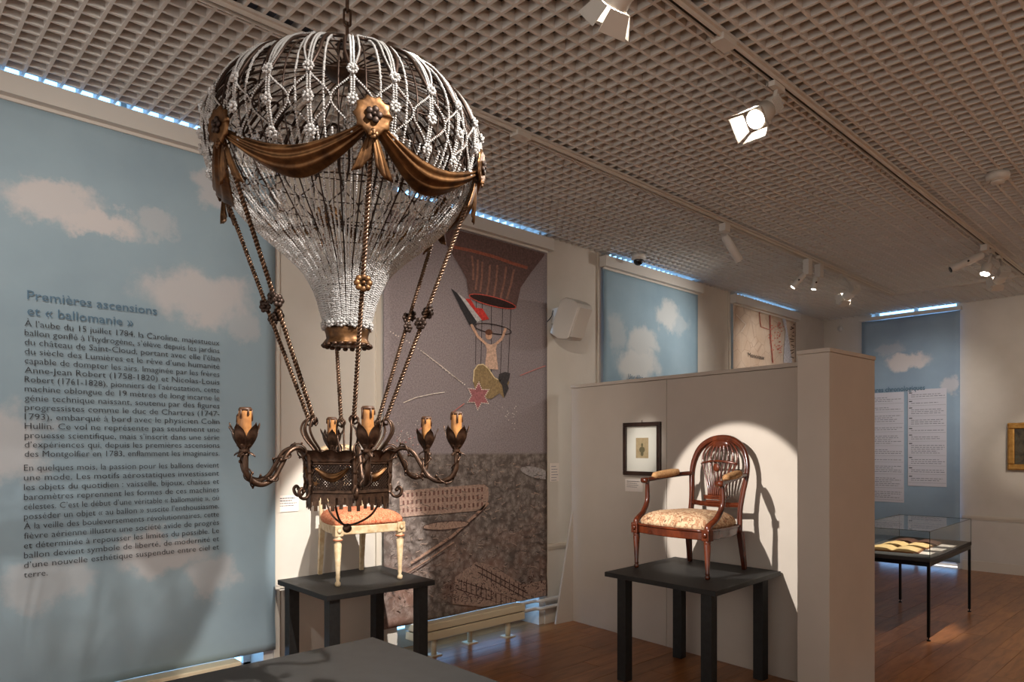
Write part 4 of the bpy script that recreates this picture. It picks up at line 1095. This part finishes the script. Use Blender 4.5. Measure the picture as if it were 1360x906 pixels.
tails = [tail_mesh(-1, .080, .022), tail_mesh(1, .095, .030)]
knot = petal_flower(.006, .008, 4, 'gold', 'ribbon_knot')
def swag_mesh():
    g_ = []; nn = []
    for i in range(41):
        u = i/40; a = R(60)*u; q = math.sin(PI*u)
        hc = HR-.004-.098*q**.8+.006*math.sin(PI*u*1); wd = .011+.021*q**.8; row = []; nrow = []
        for j in range(17):
            v = -1+j/8; h = hc+v*wd
            rad = r_of_h(h)+.012+.013*(1-v*v)+.0035*math.cos(v*PI*3.2+.8*math.sin(u*7))
            row.append((rad*math.cos(a), rad*math.sin(a), h)); nrow.append((math.cos(a), math.sin(a), 0))
        g_.append(row); nn.append(nrow)
    return MB().sheet(g_, nn, .004).mesh('garland', 'gold')
swm = swag_mesh()
RRo = r_of_h(HR)+.02
for k in range(6):
    a = A0+k*PI/3
    link('garland', swm, bal, rot=(0, 0, a))
    o = link('gilt_rosette', rom, bal, (RRo*math.cos(a), RRo*math.sin(a), HR)); o.rotation_euler = Vector((math.cos(a), math.sin(a), -.05)).to_track_quat('Z', 'Y').to_euler()
    link('dark_flower', dfm, o, (0, 0, .006))
    e = link('ribbon_knot', knot, bal, (RRo*math.cos(a), RRo*math.sin(a), HR-.045)); e.rotation_euler = (0, PI/2, a)
    for tm in tails: link('ribbon_tail', tm, bal, ((RRo-.012)*math.cos(a), (RRo-.012)*math.sin(a), HR), (0, R(10), a))
# neck: crystal flowers over a gilt scalloped collar
MB().lathe([(.060, .362), (.066, .352), (.062, .340), (.060, .328), (.066, .316), (.071, .310)], 40, scal=lambda a, z: .05*math.cos(a*10)*(1 if z < .32 else .2)).build('neck_collar', 'gold', bal)
b = MB()
for k in range(20):
    a = 2*PI*k/20; b.ball((.068*math.cos(a), .068*math.sin(a), .307), .0085, 8, 5, (1, 1, .7))
b.build('collar_scallops', 'iron', bal)
for k in range(12):
    a = 2*PI*k/12; o = link('crystal_flower', flm, bal, (.071*math.cos(a), .071*math.sin(a), .368)); o.rotation_euler = Vector((math.cos(a), math.sin(a), .1)).to_track_quat('Z', 'Y').to_euler()

# twisted ropes from the rosettes to the basket
def rope_mesh(p, q, rad=.0062, pitch=.020):
    p, q = Vector(p), Vector(q); d = (q-p); L = d.length; d.normalize(); u = d.orthogonal().normalized(); v = d.cross(u); b = MB()
    n_ = int(L/.0026)
    for s in (0, PI):
        pts = [p+d*(L*i/n_)+(u*math.cos(s+2*PI*L*i/n_/pitch)+v*math.sin(s+2*PI*L*i/n_/pitch))*rad*.55 for i in range(n_+1)]
        b.tube(pts, rad*.62, 6)
    return b.mesh('rope', 'rope')
HP = (.120, .088)
rp0 = (RRo-.012, 0, HR-.03); rp1 = (HP[0], 0, HP[1])
ropem = rope_mesh(rp0, rp1); rfm = petal_flower(.011, .0085, 6, 'flowerdark', 'rope_flower'); rfm2 = petal_flower(.016, .0095, 8, 'gold', 'rope_flower_gilt')
for k in range(6):
    a = A0+k*PI/3; o = link('rope', ropem, bal, rot=(0, 0, a))
    f_ = .50 if k % 2 else .54
    c = Vector(rp0).lerp(Vector(rp1), f_)
    fo = link('rope_flower', rfm2 if k == 1 else rfm, o, (c.x+.008, 0, c.z), (0, PI/2, 0))
    if k != 1:
        link('rope_flower', rfm, o, (c.x-.003, .010, c.z-.008), (-PI/2, 0, 0)); c2 = Vector(rp0).lerp(Vector(rp1), f_+.06); link('rope_flower', rfm, o, (c2.x-.002, -.008, c2.z), (PI/2, 0, 0))

# ------ basket
RB = .128; APO = RB*math.cos(PI/6)
zt_, zb_ = -.040, -.122
hexv = [(RB*math.cos(A0+k*PI/3), RB*math.sin(A0+k*PI/3)) for k in range(6)]
bas = MB().tube([(x, y, zt_) for x, y in hexv], .0055, 6, closed=True, smooth=False).build('basket_top_rail', 'iron', bal)
MB().tube([(x, y, zb_) for x, y in hexv], .0065, 6, closed=True, smooth=False).build('basket_bottom_rail', 'iron', bal)
def panel_mesh():
    """one woven side, in the frame of its own mid normal (x out, y along)"""
    b = MB(); hwid = RB/2-.006; n_ = 13
    for k in range(-n_-8, n_+9):
        for sg in (-1, 1):
            y0_ = k*hwid*2/n_; pts = []
            z0_, z1_ = zb_+.004, zt_-.004; Hh_ = z1_-z0_
            ya, yb2 = y0_, y0_+sg*Hh_
            lo, hi = -hwid, hwid
            ta, tb = 0., 1.
            dy = yb2-ya
            t0, t1 = sorted(((lo-ya)/dy, (hi-ya)/dy)); ta, tb = max(0, t0), min(1, t1)
            if tb-ta < .02: continue
            b.beam((APO, ya+dy*ta, z0_+Hh_*ta), (APO+.0012*sg, ya+dy*tb, z0_+Hh_*tb), .0022, .0026, up=(1, 0, 0))
    return b.mesh('woven_panel', 'wire')
pnl = panel_mesh()
def motif_mesh():
    b = MB(); g_ = []
    for i in range(17):
        u = i/16; y = -.048+.096*u; q = math.sin(PI*u); wd = .004+.009*q; zc_ = -.055-.026*q
        g_.append([(APO+.008+.004*math.cos(v*4), y, zc_+v*wd) for v in np.linspace(-1, 1, 7)])
    b.sheet(g_, [[(1, 0, 0)]*7]*17, .003)
    return b.mesh('gilt_swag', 'gold')
mot = motif_mesh()
def starm():
    b = MB()
    pts = [((.009 if k % 2 == 0 else .0035)*math.cos(PI*k/5), (.009 if k % 2 == 0 else .0035)*math.sin(PI*k/5)) for k in range(10)]
    vs = [(APO+.006, -.047+y, -.098+z) for y, z in pts]+[(APO+.009, -.047+y, -.098+z) for y, z in pts]
    b.add(vs, [tuple(range(10)), tuple(range(10, 20))]+[(i, (i+1) % 10, 10+(i+1) % 10, 10+i) for i in range(10)])
    return b.mesh('gilt_star', 'gold')
stm_ = starm()
def crown_mesh():
    g_ = []; nn = []
    for i in range(25):
        u = i/24; y = (-.5+u)*RB; top = .016+.012*abs(math.sin(PI*u*3))*(1 if abs(u-.5) < .2 else .8)
        row = []
        for v in np.linspace(0, 1, 7):
            row.append((APO+.004+.016*v*v+.004*math.cos(PI*u*6)*v, y*(1+.10*v), zt_+v*(.026+top*.6)-.010*max(0, v-.8)*5*.4))
        g_.append(row); nn.append([(1, 0, 0)]*7)
    return MB().sheet(g_, nn, .002).mesh('crown_plate', 'iron')
crm = crown_mesh()
def fringe_mesh():
    b = MB(); n_ = 5; W_ = RB*.98
    for k in range(n_):
        y = (-.5+(k+.5)/n_)*W_; w_ = W_/n_
        dz = .038 if k % 2 == 0 else .032
        b.box(APO-.001, y-w_*.5, zb_-.016, APO+.002, y+w_*.5, zb_)
        b.box(APO-.001, y-w_*.36, zb_-.016-dz*.6, APO+.002, y+w_*.36, zb_-.016)
        b.box(APO-.001, y-w_*.2, zb_-.016-dz, APO+.002, y+w_*.2, zb_-.016-dz*.6)
    return b.mesh('fringe_plate', 'iron')
frm = fringe_mesh()
for k in range(6):
    a = A0+(k+.5)*PI/3
    for nm, me in (('woven_panel', pnl), ('crown_plate', crm), ('fringe_plate', frm)):
        o = link(nm, me, bal, rot=(0, 0, a))
        if nm == 'woven_panel': link('gilt_swag', mot, o); link('gilt_star', stm_, o)
# corner straps ending in scrolls, lyre hooks
def strap_mesh():
    b = MB(); g_ = []
    for i in range(14):
        u = i/13; z_ = zb_-.004+u*.115; wd = .007+.002*math.sin(u*26)
        g_.append([(RB+.006+.004*math.cos(v*2.5)+.002*math.sin(u*20), v*wd, z_) for v in np.linspace(-1, 1, 5)])
    b.sheet(g_, [[(1, 0, 0)]*5]*14, .005)
    sc = [(RB+.004, 0, zb_+.02), (RB+.006, 0, zb_-.002), (RB+.018, 0, zb_-.017), (RB+.034, 0, zb_-.014), (RB+.040, 0, zb_+.002), (RB+.032, 0, zb_+.011), (RB+.024, 0, zb_+.004)]
    pts = bez(sc, 6); b.tube(pts, [.0050]*len(pts), 6); b.ball((RB+.025, 0, zb_+.003), .0065, 8, 5)
    return b.mesh('corner_strap', 'iron')
sm_ = strap_mesh()
def hook_mesh():
    b = MB()
    for dy in (-.006, .006):
        c = [(.096, dy, -.018), (.104, dy*1.2, .000), (.128, dy*1.6, .030), (.140, dy*1.8, .058), (.132, dy*1.6, .082), (.116, dy, .088), (.108, 0, .078), (.114, 0, .068)]
        pts = bez(c, 6); b.tube(pts, .0036, 6)
    ring = [(.120+.012*math.cos(t_)*.3, .012*math.cos(t_), .084+.012*math.sin(t_)) for t_ in np.linspace(0, 2*PI, 16, endpoint=False)]
    b.tube(ring, .003, 6, closed=True)
    return b.mesh('lyre_hook', 'iron')
hm = hook_mesh()
# candle arms
RC = .333
armp = bez([(RB+.006, 0, -.07), (RB+.006, 0, -.035), (RB+.018, 0, -.008), (RB+.045, 0, .004), (RB+.075, 0, -.010), (RB+.098, 0, -.045), (RB+.122, 0, -.080), (RB+.155, 0, -.094), (RB+.186, 0, -.084), (RC-.002, 0, -.058), (RC, 0, -.030), (RC, 0, -.012)], 6)
def arm_mesh(): return MB().tube(armp, [.0056+.0030*(k/len(armp)) for k in range(len(armp))], 8).mesh('candle_arm', 'iron')
def vine_mesh():
    P = along(armp, .004); b = MB(); pts = []
    for i, p in enumerate(P):
        a = i*.34; t = P[min(i+1, len(P)-1)]-P[max(i-1, 0)]; t = Vector(t).normalized(); u = Vector((0, 1, 0)); v = t.cross(u).normalized()
        pts.append(Vector(p)+(u*math.cos(a)+v*math.sin(a))*.0115)
    b.tube(pts, .0023, 5)
    for i in range(4, len(pts)-3, 9):
        d = (pts[i]-Vector(P[i])).normalized(); b.ball(tuple(pts[i]+d*.003), .004, 6, 4, (1, .8, 1.3))
    return b.mesh('vine', 'iron')
def cup_mesh():
    b = MB(); b.lathe([(.004, -.014), (.010, -.010), (.012, -.004), (.009, .004), (.018, .010), (.016, .018)], 14, (RC, 0, 0))
    return b.mesh('candle_cup', 'iron')
def petal_mesh():
    g_ = []; nn = []
    for i in range(9):
        u = i/8; z_ = .006+.064*u; rad = .011+.021*math.sin(min(1, u*1.3)*PI*.55)+.010*max(0, u-.72)*3
        half = .62*math.sin(PI*min(1, .2+u*.8))**.8+.03
        if i == 8: half = .06
        row = [(rad*math.cos(half*v), rad*math.sin(half*v), z_-.006*abs(v)) for v in np.linspace(-1, 1, 7)]
        g_.append(row); nn.append([(math.cos(half*v), math.sin(half*v), 0) for v in np.linspace(-1, 1, 7)])
    return MB().sheet(g_, nn, .0018).mesh('tulip_petal', 'iron')
def leaf_mesh():
    g_ = []; nn = []
    for i in range(6):
        u = i/5; wd = .008*math.sin(PI*(.15+.8*u)); g_.append([(.008+.018*u, v*wd, -.002-.010*u*u-.004*abs(v)) for v in (-1, -.5, 0, .5, 1)]); nn.append([(0, 0, 1)]*5)
    return MB().sheet(g_, nn, .0015).mesh('cup_leaf', 'iron')
def candle_mesh():
    r0 = .0155
    def sc(a, z): return .035*math.sin(a*5+z*40)+.02*math.sin(a*9)
    return MB().lathe([(.012, .008), (r0*.95, .02), (r0, .05), (r0*1.02, .09), (r0*1.06, .104), (r0*.9, .108), (r0*.5, .106)], 20, (RC, 0, 0), scal=sc).mesh('candle', 'wax')
def drip_mesh():
    b = MB(); b.lathe([(.0168, .100), (.0172, .105), (.014, .1095), (.006, .108)], 20, (RC, 0, 0))
    for a, L in ((.3, .022), (1.5, .014), (2.6, .028), (3.7, .016), (5.1, .025)):
        x, y = RC+.0162*math.cos(a), .0162*math.sin(a); b.tube([(x, y, .104), (x, y, .104-L)], [.0028, .0034], 6); b.ball((x, y, .104-L), .0036, 6, 4)
    return b.mesh('wax_drips', 'waxtip')
am_, vm_, cm_, pm_, lf_, cd_, dp_ = arm_mesh(), vine_mesh(), cup_mesh(), petal_mesh(), leaf_mesh(), candle_mesh(), drip_mesh()
for k in range(6):
    a = A0+k*PI/3
    link('corner_strap', sm_, bal, rot=(0, 0, a)); link('lyre_hook', hm, bal, rot=(0, 0, a))
    ar = link('candle_arm', am_, bal, rot=(0, 0, a)); link('vine', vm_, ar)
    cu = link('candle_cup', cm_, bal, rot=(0, 0, a))
    for j in range(5): link('tulip_petal', pm_, cu, (RC, 0, 0), (0, 0, 2*PI*j/5+.5))
    for j in range(3): link('cup_leaf', lf_, cu, (RC, 0, -.004), (0, 0, 2*PI*j/3+.2))
    cn = link('candle', cd_, bal, rot=(0, 0, a)); link('wax_drips', dp_, cn)
# wire cage below the basket
wm_ = MB().tube(bez([(.098, 0, zb_-.012), (.094, 0, -.165), (.070, 0, -.200), (.030, 0, -.222), (.002, 0, -.228)], 6), .0032, 6).mesh('cage_wire', 'iron')
for k in (0, 2, 4): link('cage_wire', wm_, bal, rot=(0, 0, A0+k*PI/3+.55))
MB().ball((0, 0, -.236), .014, 12, 8).build('finial', 'iron', bal)
